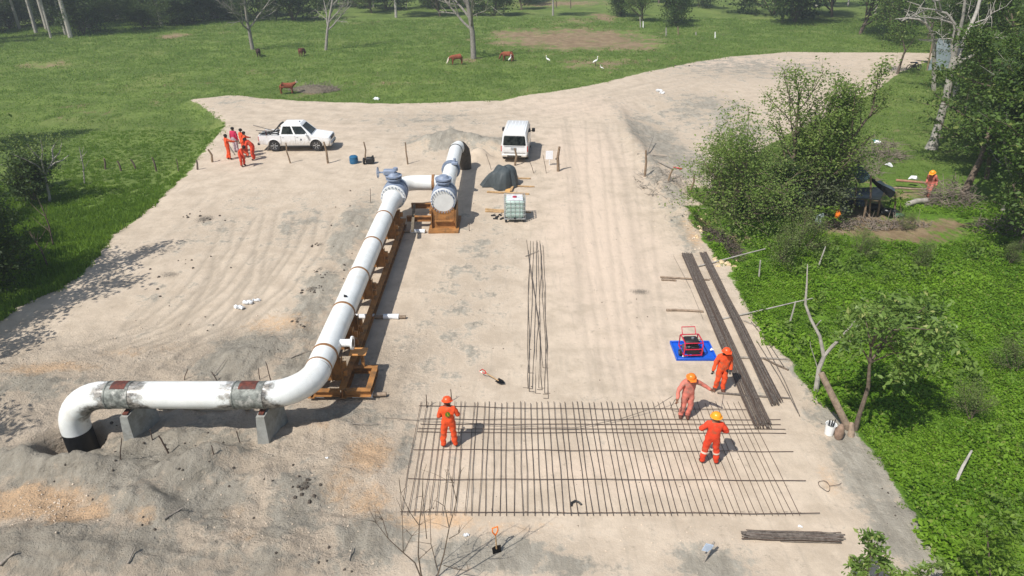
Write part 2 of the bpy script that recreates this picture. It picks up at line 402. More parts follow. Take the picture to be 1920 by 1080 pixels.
def build_ground():
    xs = np.concatenate([-14 - np.cumsum(.125 * 1.055 ** np.arange(75))[::-1], np.arange(-14, 13.01, .115), 13 + np.cumsum(.125 * 1.055 ** np.arange(78))])
    ys = [5.0]
    while ys[-1] < 420: ys.append(ys[-1] * 1.0068 + (0 if ys[-1] < 150 else ys[-1] * .02))
    ys = np.array([-60, -30, -15, -6, 0, 3] + ys)
    X, Y = np.meshgrid(xs, ys); sh = X.shape
    x, y = X.ravel(), Y.ravel()
    pd = sdist(x, y)
    z = terrain(x, y, pd)
    tr = line_mask(x, y, TRACKS); inpad = pd > 0
    z = z - np.where(inpad, tr, 0) * .035 * (np.abs(tr) > .05)
    V = np.stack([x, y, z], 1)
    ny, nx = sh
    idx = np.arange(ny * nx).reshape(ny, nx)
    F = np.stack([idx[:-1, :-1], idx[:-1, 1:], idx[1:, 1:], idx[1:, :-1]], -1).reshape(-1, 4)
    wob = fbm(x * 1.3, y * 1.3, 4) * 1.0
    att = {'pd': pd + wob * .7, 'grey': patch_mask(x, y, GREY), 'orange': patch_mask(x, y, ORANGE), 'pale': patch_mask(x, y, PALE),
           'darkp': patch_mask(x, y, DARKP), 'dry': patch_mask(x, y, DRY), 'track': tr, 'lush': sstep(6, 9, x) * (1 - sstep(34, 50, y)) + .55 * sstep(-9, -11, x) * (1 - sstep(33, 40, y)),
           'churn': np.clip(.22 + sstep(-2.0, -4.5, x) * (1 - sstep(19.5, 24, y)) * .8 + patch_mask(x, y, GREY) * .5 + .5 * (pd < 0), 0, 1)}
    m, nt, b = newmat('sand_and_grass')
    tc = N(nt, 'ShaderNodeTexCoord').outputs['Object']
    def A(n):
        a = N(nt, 'ShaderNodeAttribute'); a.attribute_name = n; return a.outputs['Fac']
    nA = noise(nt, tc, .9, 8, .68); nB = noise(nt, tc, 5.0, 6, .65); nC = noise(nt, tc, 22.0, 5, .7); nD = noise(nt, tc, .25, 5, .6)
    vo = N(nt, 'ShaderNodeTexVoronoi'); vo.inputs['Scale'].default_value = 2.6; vo.inputs['Randomness'].default_value = 1.0; L(nt, tc, vo.inputs['Vector'])
    foot = ramp(nt, vo.outputs['Distance'], .06, .22)
    st = N(nt, 'ShaderNodeMapping'); L(nt, tc, st.inputs[0]); st.inputs['Scale'].default_value = (1.0, .32, 1)
    nE = noise(nt, st.outputs[0], 3.2, 6, .7)
    sand = mix(nt, ramp(nt, nA, .3, .7), (.43, .355, .272), (.57, .478, .375))
    def masked(base, attr, col, lo=.28, hi=.62, k=.9, nz=nB):
        f = mth(nt, 'ADD', A(attr), mth(nt, 'MULTIPLY', mth(nt, 'SUBTRACT', nz, .5), k))
        return mix(nt, ramp(nt, f, lo, hi), base, col)
    sand = masked(sand, 'pale', mix(nt, nB, (.65, .53, .42), (.54, .435, .34)), .2, .8, 1.0, nA)
    f = mth(nt, 'ADD', A('grey'), mth(nt, 'MULTIPLY', mth(nt, 'SUBTRACT', nA, .5), 2.2))
    f = mth(nt, 'ADD', f, mth(nt, 'MULTIPLY', mth(nt, 'SUBTRACT', nB, .5), .9))
    sand = mix(nt, ramp(nt, f, .3, .62, 0, .93), sand, mix(nt, ramp(nt, nE, .3, .7), (.215, .20, .165), (.37, .345, .29)))
    sand = masked(sand, 'orange', mix(nt, ramp(nt, nC, .3, .7), (.64, .43, .255), (.46, .32, .205)), .3, .8, 1.6, mth(nt, 'ADD', mth(nt, 'MULTIPLY', nA, .5), mth(nt, 'MULTIPLY', nB, .5)))
    # damp darker specks and pale lumps
    sp = noise(nt, tc, 2.2, 9, .78)
    sand = mix(nt, ramp(nt, sp, .56, .70, 0, .6), sand, (.20, .175, .14))
    sand = mix(nt, ramp(nt, noise(nt, tc, 9.0, 8, .8), .58, .70, 0, .5), sand, (.66, .57, .46))
    sand = mix(nt, mth(nt, 'MULTIPLY', ramp(nt, nC, .25, .75, 0, .45), A('churn')), sand, (.26, .225, .18))
    mp2 = N(nt, 'ShaderNodeMapping'); mp2.inputs['Scale'].default_value = (2.2, .22, 1); mp2.inputs['Rotation'].default_value = (0, 0, .12); L(nt, tc, mp2.inputs[0])
    sand = mix(nt, ramp(nt, noise(nt, mp2.outputs[0], 2.0, 7, .7), .52, .68, 0, .28), sand, (.30, .265, .215))
    sand = mix(nt, mth(nt, 'MULTIPLY', mth(nt, 'MAXIMUM', A('track'), 0.0), .6), sand, (.25, .215, .17))
    f = mth(nt, 'ADD', A('darkp'), mth(nt, 'MULTIPLY', mth(nt, 'SUBTRACT', nC, .5), 1.5))
    sand = mix(nt, ramp(nt, f, .42, .75, 0, .85), sand, (.10, .09, .075))
    # sparse grass ground colour
    g = mix(nt, ramp(nt, nD, .35, .65), (.105, .155, .036), (.165, .225, .055))
    g = mix(nt, ramp(nt, nE, .35, .7, 0, .5), g, (.065, .100, .026))
    g = mix(nt, ramp(nt, noise(nt, tc, .12, 4, .6), .5, .72, 0, .6), g, (.21, .235, .08))
    g = mix(nt, mth(nt, 'MULTIPLY', A('lush'), .8), g, mix(nt, ramp(nt, nB, .3, .7), (.05, .12, .010), (.13, .25, .02)))
    f = mth(nt, 'ADD', A('dry'), mth(nt, 'MULTIPLY', mth(nt, 'SUBTRACT', nE, .5), 1.6))
    f = mth(nt, 'ADD', f, mth(nt, 'MULTIPLY', mth(nt, 'SUBTRACT', noise(nt, tc, .33, 6, .7), .5), 2.4))
    dry = mix(nt, ramp(nt, nA, .35, .65), (.20, .135, .085), (.29, .215, .135))
    g = mix(nt, ramp(nt, f, .3, .8, 0, .95), g, dry)
    pdn = mth(nt, 'ADD', A('pd'), mth(nt, 'MULTIPLY', mth(nt, 'SUBTRACT', nC, .5), .35))
    pdn = mth(nt, 'ADD', pdn, mth(nt, 'MULTIPLY', mth(nt, 'SUBTRACT', nB, .5), .4))
    col = mix(nt, ramp(nt, pdn, -.05, .06), g, sand)
    L(nt, col, b.inputs['Base Color']); inp(b, Roughness=.95); b.inputs['Specular IOR Level'].default_value = .12
    bp = N(nt, 'ShaderNodeBump'); bp.inputs['Strength'].default_value = .9; bp.inputs['Distance'].default_value = .09
    h = mth(nt, 'ADD', mth(nt, 'MULTIPLY', nC, .6), mth(nt, 'MULTIPLY', nB, .9))
    h = mth(nt, 'ADD', h, mth(nt, 'MULTIPLY', sp, .8))
    h = mth(nt, 'ADD', h, mth(nt, 'MULTIPLY', nE, .6))
    h = mth(nt, 'ADD', h, mth(nt, 'MULTIPLY', foot, mth(nt, 'MULTIPLY', ramp(nt, nA, .4, .6), .5)))
    L(nt, mth(nt, 'MULTIPLY', A('churn'), .95), bp.inputs['Strength']); L(nt, h, bp.inputs['Height']); L(nt, bp.outputs[0], b.inputs['Normal'])
    fp = pd[F].mean(1) > -.45
    for nm, sel in (('sand_yard', fp), ('grass_field', ~fp)):
        FF = F[sel]; used = np.unique(FF); rm = np.full(len(V), -1); rm[used] = np.arange(len(used))
        me = fastmesh(nm, V[used], rm[FF], [m], smooth=True)
        for k, a in att.items():
            at = me.attributes.new(k, 'FLOAT', 'POINT'); at.data.foreach_set('value', a[used].astype(np.float32))
        link(nm, me, kind='structure')
build_ground()

# ------------------------------------------------------------ scattering (ground cover that nobody could count)
def leafquads(C, S, nrm_up, rs, asp=.55):
    """leaf-shaped quads at centres C with sizes S, normals leaning up by nrm_up"""
    n = len(C)
    nv = rs.randn(n, 3); nv[:, 2] = np.abs(nv[:, 2]) + nrm_up; nv /= np.linalg.norm(nv, axis=1)[:, None]
    a = rs.randn(n, 3); a -= nv * (a * nv).sum(1)[:, None]; a /= np.linalg.norm(a, axis=1)[:, None]
    b = np.cross(nv, a)
    S = S[:, None]
    V = np.stack([C - a * S * .5, C + b * S * asp * .5 - a * S * .02 + nv * S * .06, C + a * S * .5 - nv * S * .08, C - b * S * asp * .5 - a * S * .02 + nv * S * .06], 1).reshape(-1, 3)
    F = np.arange(4 * n).reshape(-1, 4)
    return V, F
def clump(seed, n, r, h, s, up=.8, mats=None, name='clump'):
    rs = np.random.RandomState(seed)
    t = rs.rand(n) * 2 * np.pi; q = np.sqrt(rs.rand(n)) * r
    top = h * (1 - (q / r) ** 2 * .8)
    C = np.stack([q * np.cos(t), q * np.sin(t), top * rs.uniform(.35, 1.0, n)], 1)
    V, F = leafquads(C, s * rs.uniform(.6, 1.35, n), up, rs)
    return fastmesh(name, V, F, mats)
def tuft(seed, n, r, h, mats, name='tuft'):
    rs = np.random.RandomState(seed)
    t = rs.rand(n) * 2 * np.pi; q = np.sqrt(rs.rand(n)) * r
    B = np.stack([q * np.cos(t), q * np.sin(t), np.zeros(n) - .03], 1)
    d = np.stack([rs.randn(n) * .35, rs.randn(n) * .35, np.ones(n)], 1) * (h * rs.uniform(.5, 1.2, n))[:, None]
    w = rs.randn(n, 3); w[:, 2] = 0; w /= np.linalg.norm(w, axis=1)[:, None]; w *= (.012 + .01 * rs.rand(n))[:, None] * (1 + h * 2)
    V = np.stack([B - w, B + w, B + d * .6 + w * .7, B + d], 1).reshape(-1, 3)
    return fastmesh(name, V, np.arange(4 * n).reshape(-1, 4), mats)
def scatter(name, pts, scl, meshes, label, seed=1, tilt=.12):
    rs = np.random.RandomState(seed); n = len(pts)
    me = bpy.data.meshes.new(name); me.vertices.add(n)
    me.vertices.foreach_set('co', np.ascontiguousarray(pts, dtype=np.float32).ravel())
    for nm, ty, dat in (('scl', 'FLOAT', scl), ('idx', 'INT', rs.randint(0, len(meshes), n))):
        at = me.attributes.new(nm, ty, 'POINT'); at.data.foreach_set('value', dat.astype(np.float32 if ty == 'FLOAT' else np.int32))
    at = me.attributes.new('rot', 'FLOAT_VECTOR', 'POINT')
    at.data.foreach_set('vector', np.stack([rs.randn(n) * tilt, rs.randn(n) * tilt, rs.rand(n) * 6.283], 1).astype(np.float32).ravel())
    c = bpy.data.collections.new(name + '_sources')
    for i, mm in enumerate(meshes):
        o = bpy.data.objects.new('%s_piece_%d' % (name, i), mm); c.objects.link(o)
    ng = bpy.data.node_groups.new(name, 'GeometryNodeTree')
    ng.interface.new_socket('Geometry', in_out='INPUT', socket_type='NodeSocketGeometry')
    ng.interface.new_socket('Geometry', in_out='OUTPUT', socket_type='NodeSocketGeometry')
    gi = ng.nodes.new('NodeGroupInput'); go = ng.nodes.new('NodeGroupOutput')
    ip = ng.nodes.new('GeometryNodeInstanceOnPoints'); ci = ng.nodes.new('GeometryNodeCollectionInfo')
    ci.inputs['Collection'].default_value = c; ci.inputs['Separate Children'].default_value = True; ci.inputs['Reset Children'].default_value = True
    def na(nm, ty):
        q = ng.nodes.new('GeometryNodeInputNamedAttribute'); q.data_type = ty; q.inputs['Name'].default_value = nm
        return [s for s in q.outputs if s.enabled and s.name == 'Attribute'][0]
    ln = ng.links.new
    ln(gi.outputs[0], ip.inputs['Points']); ln(ci.outputs[0], ip.inputs['Instance'])
    ip.inputs['Pick Instance'].default_value = True
    ln(na('idx', 'INT'), ip.inputs['Instance Index']); ln(na('scl', 'FLOAT'), ip.inputs['Scale'])
    e2r = ng.nodes.new('FunctionNodeEulerToRotation'); ln(na('rot', 'FLOAT_VECTOR'), e2r.inputs[0]); ln(e2r.outputs[0], ip.inputs['Rotation'])
    ln(ip.outputs[0], go.inputs[0])
    o = link(name, me, kind='stuff', label=label, category='plants')
    md = o.modifiers.new('scatter', 'NODES'); md.node_group = ng
    return o
M_lush = leafmat('lush_leaf', (.060, .150, .008), (.215, .370, .028), (.26, .30, .08), tr=.42, nscale=.35)
M_grass = leafmat('grass_blade', (.125, .212, .042), (.205, .305, .068), (.32, .30, .13), tr=.45, nscale=.08)
M_verge = leafmat('verge_blade', (.085, .165, .020), (.175, .285, .035), tr=.45, nscale=.5)
def area_pts(n, x0, x1, y0, y1, seed, cond):
    rs = np.random.RandomState(seed)
    x = rs.uniform(x0, x1, n); y = rs.uniform(y0, y1, n)
    pd = sdist(x, y); k = cond(x, y, pd, rs.rand(n))
    x, y, pd = x[k], y[k], pd[k]
    return np.stack([x, y, terrain(x, y, pd)], 1), rs
dm = lambda x, y: patch_mask(x, y, DRY)
P, rs = area_pts(26000, 6.5, 30, 8.5, 38, 11, lambda x, y, pd, r: (pd < -.12) & (dm(x, y) < .3 + r * .4) & (r < .25 + .9 * (1 - sstep(20, 38, y))) & (fbm(x * .7, y * .7) > -.24))
scl = (rs.uniform(.6, 1.15, len(P)) * (1 + fbm(P[:, 0] * .5, P[:, 1] * .5) * 1.4))
scatter('ground_cover', P, np.clip(scl, .3, 1.9), [clump(s, 46, .34, .28, (.10, .12, .085, .14)[s - 1], 1.5, [M_lush], 'leaf_clump') for s in (1, 2, 3, 4)],
        'bright green leafy weeds covering the low ground right of the sand yard', 3)
P, rs = area_pts(26000, -32, -7, 15, 52, 12, lambda x, y, pd, r: (pd < -.02) & (r < 1.1 - (y - 15) / 55) & (dm(x, y) < .5))
scl = rs.uniform(.5, 1.3, len(P)) * (1.0 - .6 * sstep(30, 44, P[:, 1] + 5 * fbm(P[:, 0] * .2, P[:, 1] * .2, 3)))
scatter_edge = area_pts(9000, -34, 30, 8, 60, 14, lambda x, y, pd, r: (pd > -.3) & (pd < .55) & (r < .55 * (1 - np.clip(pd, 0, .55) / .55)) & (fbm(x * 1.1, y * 1.1) > -.12))[0]
scatter('verge_grass', P, scl, [tuft(s, 34, .26, .26, [M_verge], 'grass_tuft') for s in (5, 6, 7)], 'green grass growing left of the sand yard', 4)
P, rs = area_pts(60000, -75, 70, 42, 120, 13, lambda x, y, pd, r: (pd < -.1) & (np.abs(x) < y * .85) & (dm(x, y) < .3 + .4 * r) & (r < 1.15 - (y - 42) / 110))
scatter('pasture_grass', P, rs.uniform(.6, 1.5, len(P)) * (1 + (P[:, 1] - 42) / 70), [tuft(s, 24, .42, .08, [M_grass], 'pasture_tuft') for s in (8, 9, 10)], 'short grazed pasture grass in the far field', 5)

scatter('edge_grass', scatter_edge, np.random.RandomState(9).uniform(.35, .85, len(scatter_edge)), [tuft(s, 26, .22, .16, [M_verge], 'edge_tuft') for s in (15, 16)] + [clump(17, 22, .2, .14, .08, .9, [M_lush], 'edge_leaf_clump')], 'thin tufts creeping from the meadow onto the sand edge', 6)

P, rs = area_pts(1500, 7, 30, 9, 34, 15, lambda x, y, pd, r: (pd < -.5) & (dm(x, y) < .25) & (fbm(x * .5 + 40, y * .5) > .02))
M_tall = leafmat('weed_leaf', (.07, .14, .02), (.19, .28, .05), tr=.4, nscale=.8)
scatter('tall_weeds', P, rs.uniform(.6, 1.5, len(P)), [clump(s, 34, .26, .55, .15, .5, [M_tall], 'weed_clump') for s in (25, 26, 27)], 'taller light green weeds standing out of the ground cover', 8)

# ------------------------------------------------------------ trees
M_bark = mat('bark_brown', (.13, .10, .075), .9, var=.3, scale=9, bump=.5, bscale=30)
M_pale = mat('bark_pale', (.36, .335, .30), .9, var=.2, scale=5, dirt=(.22, .195, .165), dirt_amt=.2, bump=.4, bscale=25)
M_twig = mat('dry_twig', (.26, .23, .195), .9, var=.25, scale=12, bump=.3)
M_darkleaf = leafmat('leaf_dark', (.024, .048, .014), (.066, .108, .030), tr=.3, nscale=.35)
M_midleaf = leafmat('leaf_mid', (.038, .078, .016), (.112, .180, .040), (.20, .24, .07), tr=.35, nscale=.5)
M_greyleaf = leafmat('leaf_grey', (.055, .075, .035), (.115, .135, .07), tr=.25, nscale=.5)
M_sapleaf = leafmat('leaf_sapling', (.075, .140, .030), (.22, .32, .075), (.34, .37, .13), tr=.35, nscale=1.2, rough=.4)
M_brightleaf = leafmat('leaf_bright', (.07, .14, .015), (.20, .30, .04), tr=.35, nscale=1.5)
def rotdir(d, ang, az):
    d = d.normalized(); o = d.orthogonal().normalized(); o = Matrix.Rotation(az, 3, d) @ o
    return (d * math.cos(ang) + o * math.sin(ang)).normalized()
def grow(seed, H=8, r=.16, lean=(0, 0), levels=3, kids=(7, 5, 4), ratio=.55, spread=(.6, .9), wander=.18, up=.12, start=.35, n0=7, sides=(8, 6, 4, 3), stems=1):
    rg = random.Random(seed); mb = MB(); tips = []
    def rec(p, d, Lh, rad, lv, st):
        n = max(3, n0 - lv * 2); pts = [p]; rr = [rad]
        for i in range(n):
            d = (d + Vector((rg.gauss(0, 1), rg.gauss(0, 1), rg.gauss(0, 1))) * wander * (.5 + lv * .3) + Vector((0, 0, up * (1 if lv else .3)))).normalized()
            p = p + d * (Lh / n); pts.append(p); rr.append(rad * (1 - .62 * (i + 1) / n) if lv < levels else rad * (1 - .8 * (i + 1) / n))
        mb.tube(pts, rr, sides[min(lv, len(sides) - 1)], cap=False)
        if lv >= levels: tips.append(pts); return
        k = kids[lv]
        for j in range(k):
            t = st + (1 - st) * (j + rg.random()) / k
            i = min(int(t * n), n - 1); q = pts[i].lerp(pts[i + 1], t * n - i)
            dd = (pts[i + 1] - pts[i]).normalized()
            nd = rotdir(dd, rg.uniform(*spread), rg.uniform(0, 6.28) + j * 2.4)
            rec(q, nd, Lh * ratio * rg.uniform(.7, 1.2) * (1.15 - .45 * t), max(rr[i] * .55, .006), lv + 1, .25)
        if lv < levels: tips.append(pts[-3:])
    for s in range(stems):
        a = rg.uniform(0, 6.28); b = 0 if stems == 1 else rg.uniform(.15, .45)
        d0 = Vector((lean[0] + b * math.cos(a), lean[1] + b * math.sin(a), 1)).normalized()
        rec(Vector((0, 0, -.15)), d0, H * rg.uniform(.8, 1) if stems > 1 else H, r, 0, start)
    return mb, tips
def crown(tips, seed, per, s, sig, mats, up=.5, drop=0, asp=.55, name='crown'):
    rs = np.random.RandomState(seed); C = []
    for pts in tips:
        A = np.array([tuple(p) for p in pts]); n = per
        t = rs.rand(n) * (len(A) - 1); i = t.astype(int).clip(0, len(A) - 2); f = (t - i)[:, None]
        C.append(A[i] * (1 - f) + A[i + 1] * f + rs.randn(n, 3) * np.array([sig, sig, sig * .6]) - np.array([0, 0, drop]))
    C = np.concatenate(C)
    V, F = leafquads(C, s * rs.uniform(.6, 1.3, len(C)), up, rs, asp)
    return fastmesh(name, V, F, mats)
def tree(name, label, cat, loc, mb, bark, crownmesh=None, rz=0, scale=1, group=None):
    t = thing(name, label, cat, loc, rz, group); t.scale = (scale,) * 3 if isinstance(scale, (int, float)) else scale
    mb.build('trunk', bark, t)
    if crownmesh: link('crown', crownmesh, t)
    return t
def W(x, y): return Vector((x, y, tz(x, y)))

# dense kinds (prototypes are placed; the others are copies)
mbA, tA = grow(21, 9, .20, levels=2, kids=(13, 7), ratio=.50, spread=(.7, 1.25), start=.22, wander=.14)
cA = crown(tA, 1, 75, .26, .42, [M_darkleaf])
mbB, tB = grow(22, 7, .15, levels=2, kids=(11, 7), ratio=.62, spread=(.6, 1.2), start=.08, stems=2, wander=.2)
cB = crown(tB, 2, 42, .24, .36, [M_midleaf])
mbC, tC = grow(23, 8.5, .15, levels=2, kids=(14, 6), ratio=.42, spread=(.6, 1.2), start=.15, wander=.16)
cC = crown(tC, 3, 80, .22, .36, [M_midleaf])
mbS, tS = grow(24, 3.2, .05, levels=2, kids=(8, 6), ratio=.7, spread=(.6, 1.3), start=.02, stems=4, wander=.25)
cS = crown(tS, 4, 26, .20, .30, [M_greyleaf])
mbD, tD = grow(25, 3.4, .05, levels=2, kids=(8, 6), ratio=.7, spread=(.6, 1.3), start=.02, stems=4, wander=.25)
cD = crown(tD, 5, 30, .22, .32, [M_darkleaf])
mbT, tT = grow(26, 8.5, .15, levels=2, kids=(12, 6), ratio=.46, spread=(.6, 1.2), start=.3, wander=.16)
cT = crown(tT, 33, 26, .26, .34, [M_midleaf])
PROTO = {}
def plant(kind, name, label, cat, loc, rz, s, group=None):
    defs = {'A': (mbA, M_pale, cA), 'B': (mbB, M_bark, cB), 'C': (mbC, M_bark, cC), 'T': (mbT, M_bark, cT), 'S': (mbS, M_twig, cS), 'D': (mbD, M_bark, cD)}
    if kind not in PROTO:
        mb, bk, cr = defs[kind]
        PROTO[kind] = tree(name, label, cat, loc, mb, bk, cr, rz, s, group); return PROTO[kind]
    o = dup(PROTO[kind], label, loc, rz, s); o.name = name; o['category'] = cat
    if group: o['group'] = group
    elif 'group' in o: del o['group']
    return o
# right-hand woodland: px base (or world), kind, scale
WOOD = [((1905, 470), 'C', .75, 'dark green tree at the right picture edge beside the weeds, nearest of the wood'),
        ((1880, 400), 'A', .85, 'dark leafy tree with pale trunk right of the brush pile'),
        ((1850, 335), 'C', .95, 'dense green tree just behind the brush pile and leaning dark trunk'),
        ((1905, 330), 'B', 1.0, 'bushy many-stemmed tree at the right picture edge above the brush pile'),
        ((1868, 252), 'B', .8, 'bushy green tree standing right of the big forked dead tree'),
        ((1890, 262), 'C', 1.1, 'tall dense tree at right edge, level with the foot of the forked dead tree'),
        ((1812, 205), 'A', .85, 'dark tree behind the forked dead tree, its leaves around the forked trunk'),
        ((1870, 205), 'B', 1.1, 'broad bushy tree of the middle row of the wood at right'),
        ((1935, 235), 'A', 1.1, 'dark tree half cut off by the right picture edge'),
                ((1845, 150), 'C', 1.0, 'tall green tree right of the pale tarp shelter'),
        ((1915, 160), 'B', 1.2, 'wide tree behind the middle row, at the right edge'),
        ((1800, 105), 'B', 1.15, 'leafy tree rising behind the pale tarp shelter'),
        ((1870, 95), 'A', 1.1, 'dark tree far back in the wood at upper right'),
        ((1690, 84), 'B', 1.0, 'leafy tree standing at the end of the sand road'),
        ((1740, 72), 'C', 1.2, 'tall tree behind the end of the sand road'),
        ((1612, 64), 'B', 1.7, 'spreading green tree with a dark shadow on the grass, upper right'),
        ((1670, 45), 'B', 1.6, 'dark tree behind the spreading tree at upper right'),
        ((1560, 32), 'B', 1.5, 'green tree between the dark grove and the spreading tree'),
        ((1490, 42), 'D', 2.6, 'dark tree at the right end of the grove beyond the pasture fence'),
        ((1450, 28), 'D', 2.6, 'green tree in the grove beyond the pasture fence, left of its dark end tree'),
        ((1265, 44), 'D', 1.5, 'dark bush right of the fence posts at the edge of the pasture'),
        ((1205, 40), 'B', .8, 'bushy tree above the two white posts'),
        ((1165, 30), 'D', 1.3, 'dark bush beside the bare reddish bank'),
        ((1250, 14), 'A', .9, 'dark tree behind the bush at the fence posts'),
        ((1310, 12), 'D', 1.6, 'low dark bush behind the bright green patch'),
        ((1400, 10), 'B', 1.1, 'bushy tree at the top picture edge left of the dark grove')]
for i, (p, k, s, lb) in enumerate(WOOD):
    plant(k, 'leafy_tree' if k in 'ABC' else 'bush', lb, 'tree' if k in 'ABC' else 'bush', G(*p), i * 1.7, s)
r_ = random.Random(77)
for (px, py) in [(1960, 520), (1985, 440), (1930, 400), (1975, 330), (1840, 300), (1925, 290), (1870, 300), (1960, 250), (1850, 230), (1905, 225), (1790, 180), (1840, 185), (1885, 170), (1950, 180), (1820, 130), (1875, 130), (1930, 120), (1770, 110), (1850, 60), (1900, 60), (1950, 70), (1710, 50), (1770, 45), (1820, 40), (1640, 25), (1590, 12), (1530, 14), (1700, 12), (1760, 10), (1850, 15), (1920, 20), (1450, 6)]:
    plant('BCA'[r_.randint(0, 2)], 'leafy_tree', 'leafy tree in the crowded back rows of the dense wood at upper right', 'tree', G(px, py), r_.uniform(0, 6), r_.uniform(.95, 1.3), 'back rows of the wood at upper right')
for i in range(46):
    x = -125 + i * 3.4 + r_.uniform(-1.5, 1.5); y = r_.uniform(118, 150) if x > -78 else r_.uniform(92, 140)
    if abs(x - 18) < 9: continue
    plant('DBDA'[i % 4], 'leafy_tree', 'dark tree of the distant wood edge along the top of the picture', 'tree', W(x, y), r_.uniform(0, 6), r_.uniform(.8, 1.2) * (1.6 if i % 2 == 0 else 1), 'distant wood edge along the top')
for i in range(30):
    x = r_.uniform(-100, -50); y = r_.uniform(100, 130)
    plant('D', 'bush', 'dark undergrowth in the shaded wood at the top left corner', 'bush', W(x, y), r_.uniform(0, 6), r_.uniform(.9, 1.7), 'undergrowth in the top left wood')
# far row and top left
TOP = [((430, 34), 'S', 1.25, 'grey-green bush with bare twigs behind the left bare tree'), ((380, 40), 'D', 1.2, 'dark bush beside the leaning dark stems, top left'),
       ((505, 30), 'S', 1.3, 'grey-green bush between the two bare trees'), ((560, 20), 'D', 1.2, 'dark bush behind the leaning bare tree'), ((620, 14), 'D', 1.3, 'dark bush right of the leaning bare tree'),
       ((340, 28), 'B', .6, 'small dark tree of leaning stems at the top left')]
for i, (p, k, s, lb) in enumerate(TOP):
    plant(k, 'bush' if k != 'B' else 'leafy_tree', lb, 'bush' if k != 'B' else 'tree', G(*p), i * 2.1, s)
HX = [(690, 'left of the big bare tree, first of the hedge'), (745, 'second of the far hedge from its left end'), (800, 'third of the far hedge, left of the big bare tree'), (850, 'in the far hedge behind the big bare tree trunk'), (925, 'of the far hedge just right of the big bare tree'), (985, 'last at the right end of the far hedge')]
for i, (x, w) in enumerate(HX):
    plant('DS'[i % 2], 'hedge_bush', ('dark ' if i % 2 == 0 else 'grey-green ') + 'hedge bush ' + w, 'bush', G(x, 4), i * 1.3, .95)
# trees whose trunks show in the top left corner, crowns above the picture
TL = [((68, 62), 'A', 1.5, 'thick pale leaning trunk with dark crown, top left corner', 'leafy_tree'), ((124, 66), 'A', 1.2, 'slim pale trunk right of the thick leaning one, top left', 'leafy_tree'),
      ((38, 56), 'C', 1.3, 'thin dark trunk left of the thick pale one, top left', 'leafy_tree'), ((96, 72), 'A', 1.0, 'nearest small trunk between the pale trunks, top left', 'leafy_tree'),
      ((220, 18), 'C', 1.4, 'dark straight trunk left of a pair, at the top edge', 'leafy_tree'), ((243, 30), 'C', 1.3, 'dark trunk in the middle of three at the top edge', 'leafy_tree'), ((264, 18), 'C', 1.4, 'dark trunk right of three at the top edge', 'leafy_tree')]
hi_mb, hi_t = grow(31, 13, .28, levels=2, kids=(12, 7), ratio=.42, spread=(.7, 1.2), start=.55, wander=.06)
hi_c = crown(hi_t, 6, 40, .3, .5, [M_darkleaf])
hiP = None
for i, (p, k, s, lb, nm) in enumerate(TL):
    if hiP is None: hiP = tree(nm, lb, 'tree', G(*p), hi_mb, M_pale, hi_c, .4, .95)
    else: dup(hiP, lb, G(*p), i * 1.9, s * .62)
for i, (px, py, s) in enumerate([(20, 12, 1.3), (75, 4, 1.4), (130, 10, 1.3), (170, 20, 1.1), (190, 2, 1.2)]):
    plant('D', 'bush', ['dark undergrowth bush behind the pale trunks at the left picture edge', 'dark undergrowth bush behind the thick pale trunk', 'dark undergrowth bush behind the slim pale trunk',
          'dark undergrowth bush right of the pale trunks', 'dark undergrowth bush at the top edge left of three dark trunks'][i], 'bush', G(px, py), i, s)
for (x, y, s, r) in [(-75, 88, 1.2, .3), (-82, 100, 1.3, 2), (-68, 106, 1.2, 1), (-90, 84, 1.2, 2.6), (-97, 95, 1.2, 3), (-86, 76, 1.1, 4), (-78, 80, 1.2, 5), (-60, 98, 1.2, 1), (-63, 108, 1.2, 2), (-54, 112, 1.1, 3), (-50, 122, 1.2, 4), (-70, 96, 1.1, 5), (-76, 110, 1.3, 1.3), (-58, 120, 1.2, .6), (-84, 118, 1.3, 1), (-66, 122, 1.2, 2), (-90, 108, 1.2, 3)]:
    dup(hiP, 'tall dark tree beyond the left picture edge that shades the far corner of the pasture', W(x, y), r, s, 'shade trees beyond the left edge of the pasture')

# bare trees
mbR, tR = grow(41, 11, .34, levels=3, kids=(9, 6, 5), ratio=.55, spread=(.4, .95), start=.22, wander=.12, up=.10, sides=(9, 6, 4, 3))
bare = tree('bare_tree', 'big leafless tree with a forked grey trunk beside the grazing brown cows', 'tree', G(888, 110), mbR, mat('bark_grey', (.24, .22, .195), .9, var=.25, scale=4, bump=.4), None, .5, 1.0)
dup(bare, 'leafless tree with pale spreading twigs, left of the leaning one', G(474, 93), 2.2, .72)
b3 = dup(bare, 'leafless leaning tree with a thin curved trunk, right of the pale twiggy one', G(611, 94), 4.0, (.55, .55, .75)); b3.rotation_euler = (0, -.22, 4.0)
# the big forked dead tree at right, drawn from its true outline at its own depth
bt = G(1746, 278); Yb = bt.y
def PB(px, py, dy=0): return PW(px, py, Yb + dy)
mb = MB()
mb.tube([bt + Vector((0, 0, -.3)), PB(1752, 262), PB(1764, 220), PB(1775, 180), PB(1782, 140), PB(1790, 105)], [.50, .31, .26, .25, .24, .22], 12, cap=False)
mb.tube([PB(1782, 140), PB(1796, 110, .4), PB(1806, 78, .8), PB(1822, 45, 1.2), PB(1832, 20, 1.6), PB(1845, -30, 2)], [.20, .17, .15, .13, .12, .09], 10, cap=False)
mb.tube([PB(1790, 105), PB(1797, 70, -.3), PB(1806, 30, -.6), PB(1812, -20, -.8)], [.16, .12, .10, .07], 9, cap=False)
mb.tube([PB(1786, 120), PB(1810, 112, -.5), PB(1832, 98, -1), PB(1850, 88, -1.4), PB(1864, 84, -1.6)], [.18, .14, .11, .07, .03], 8, cap=False)
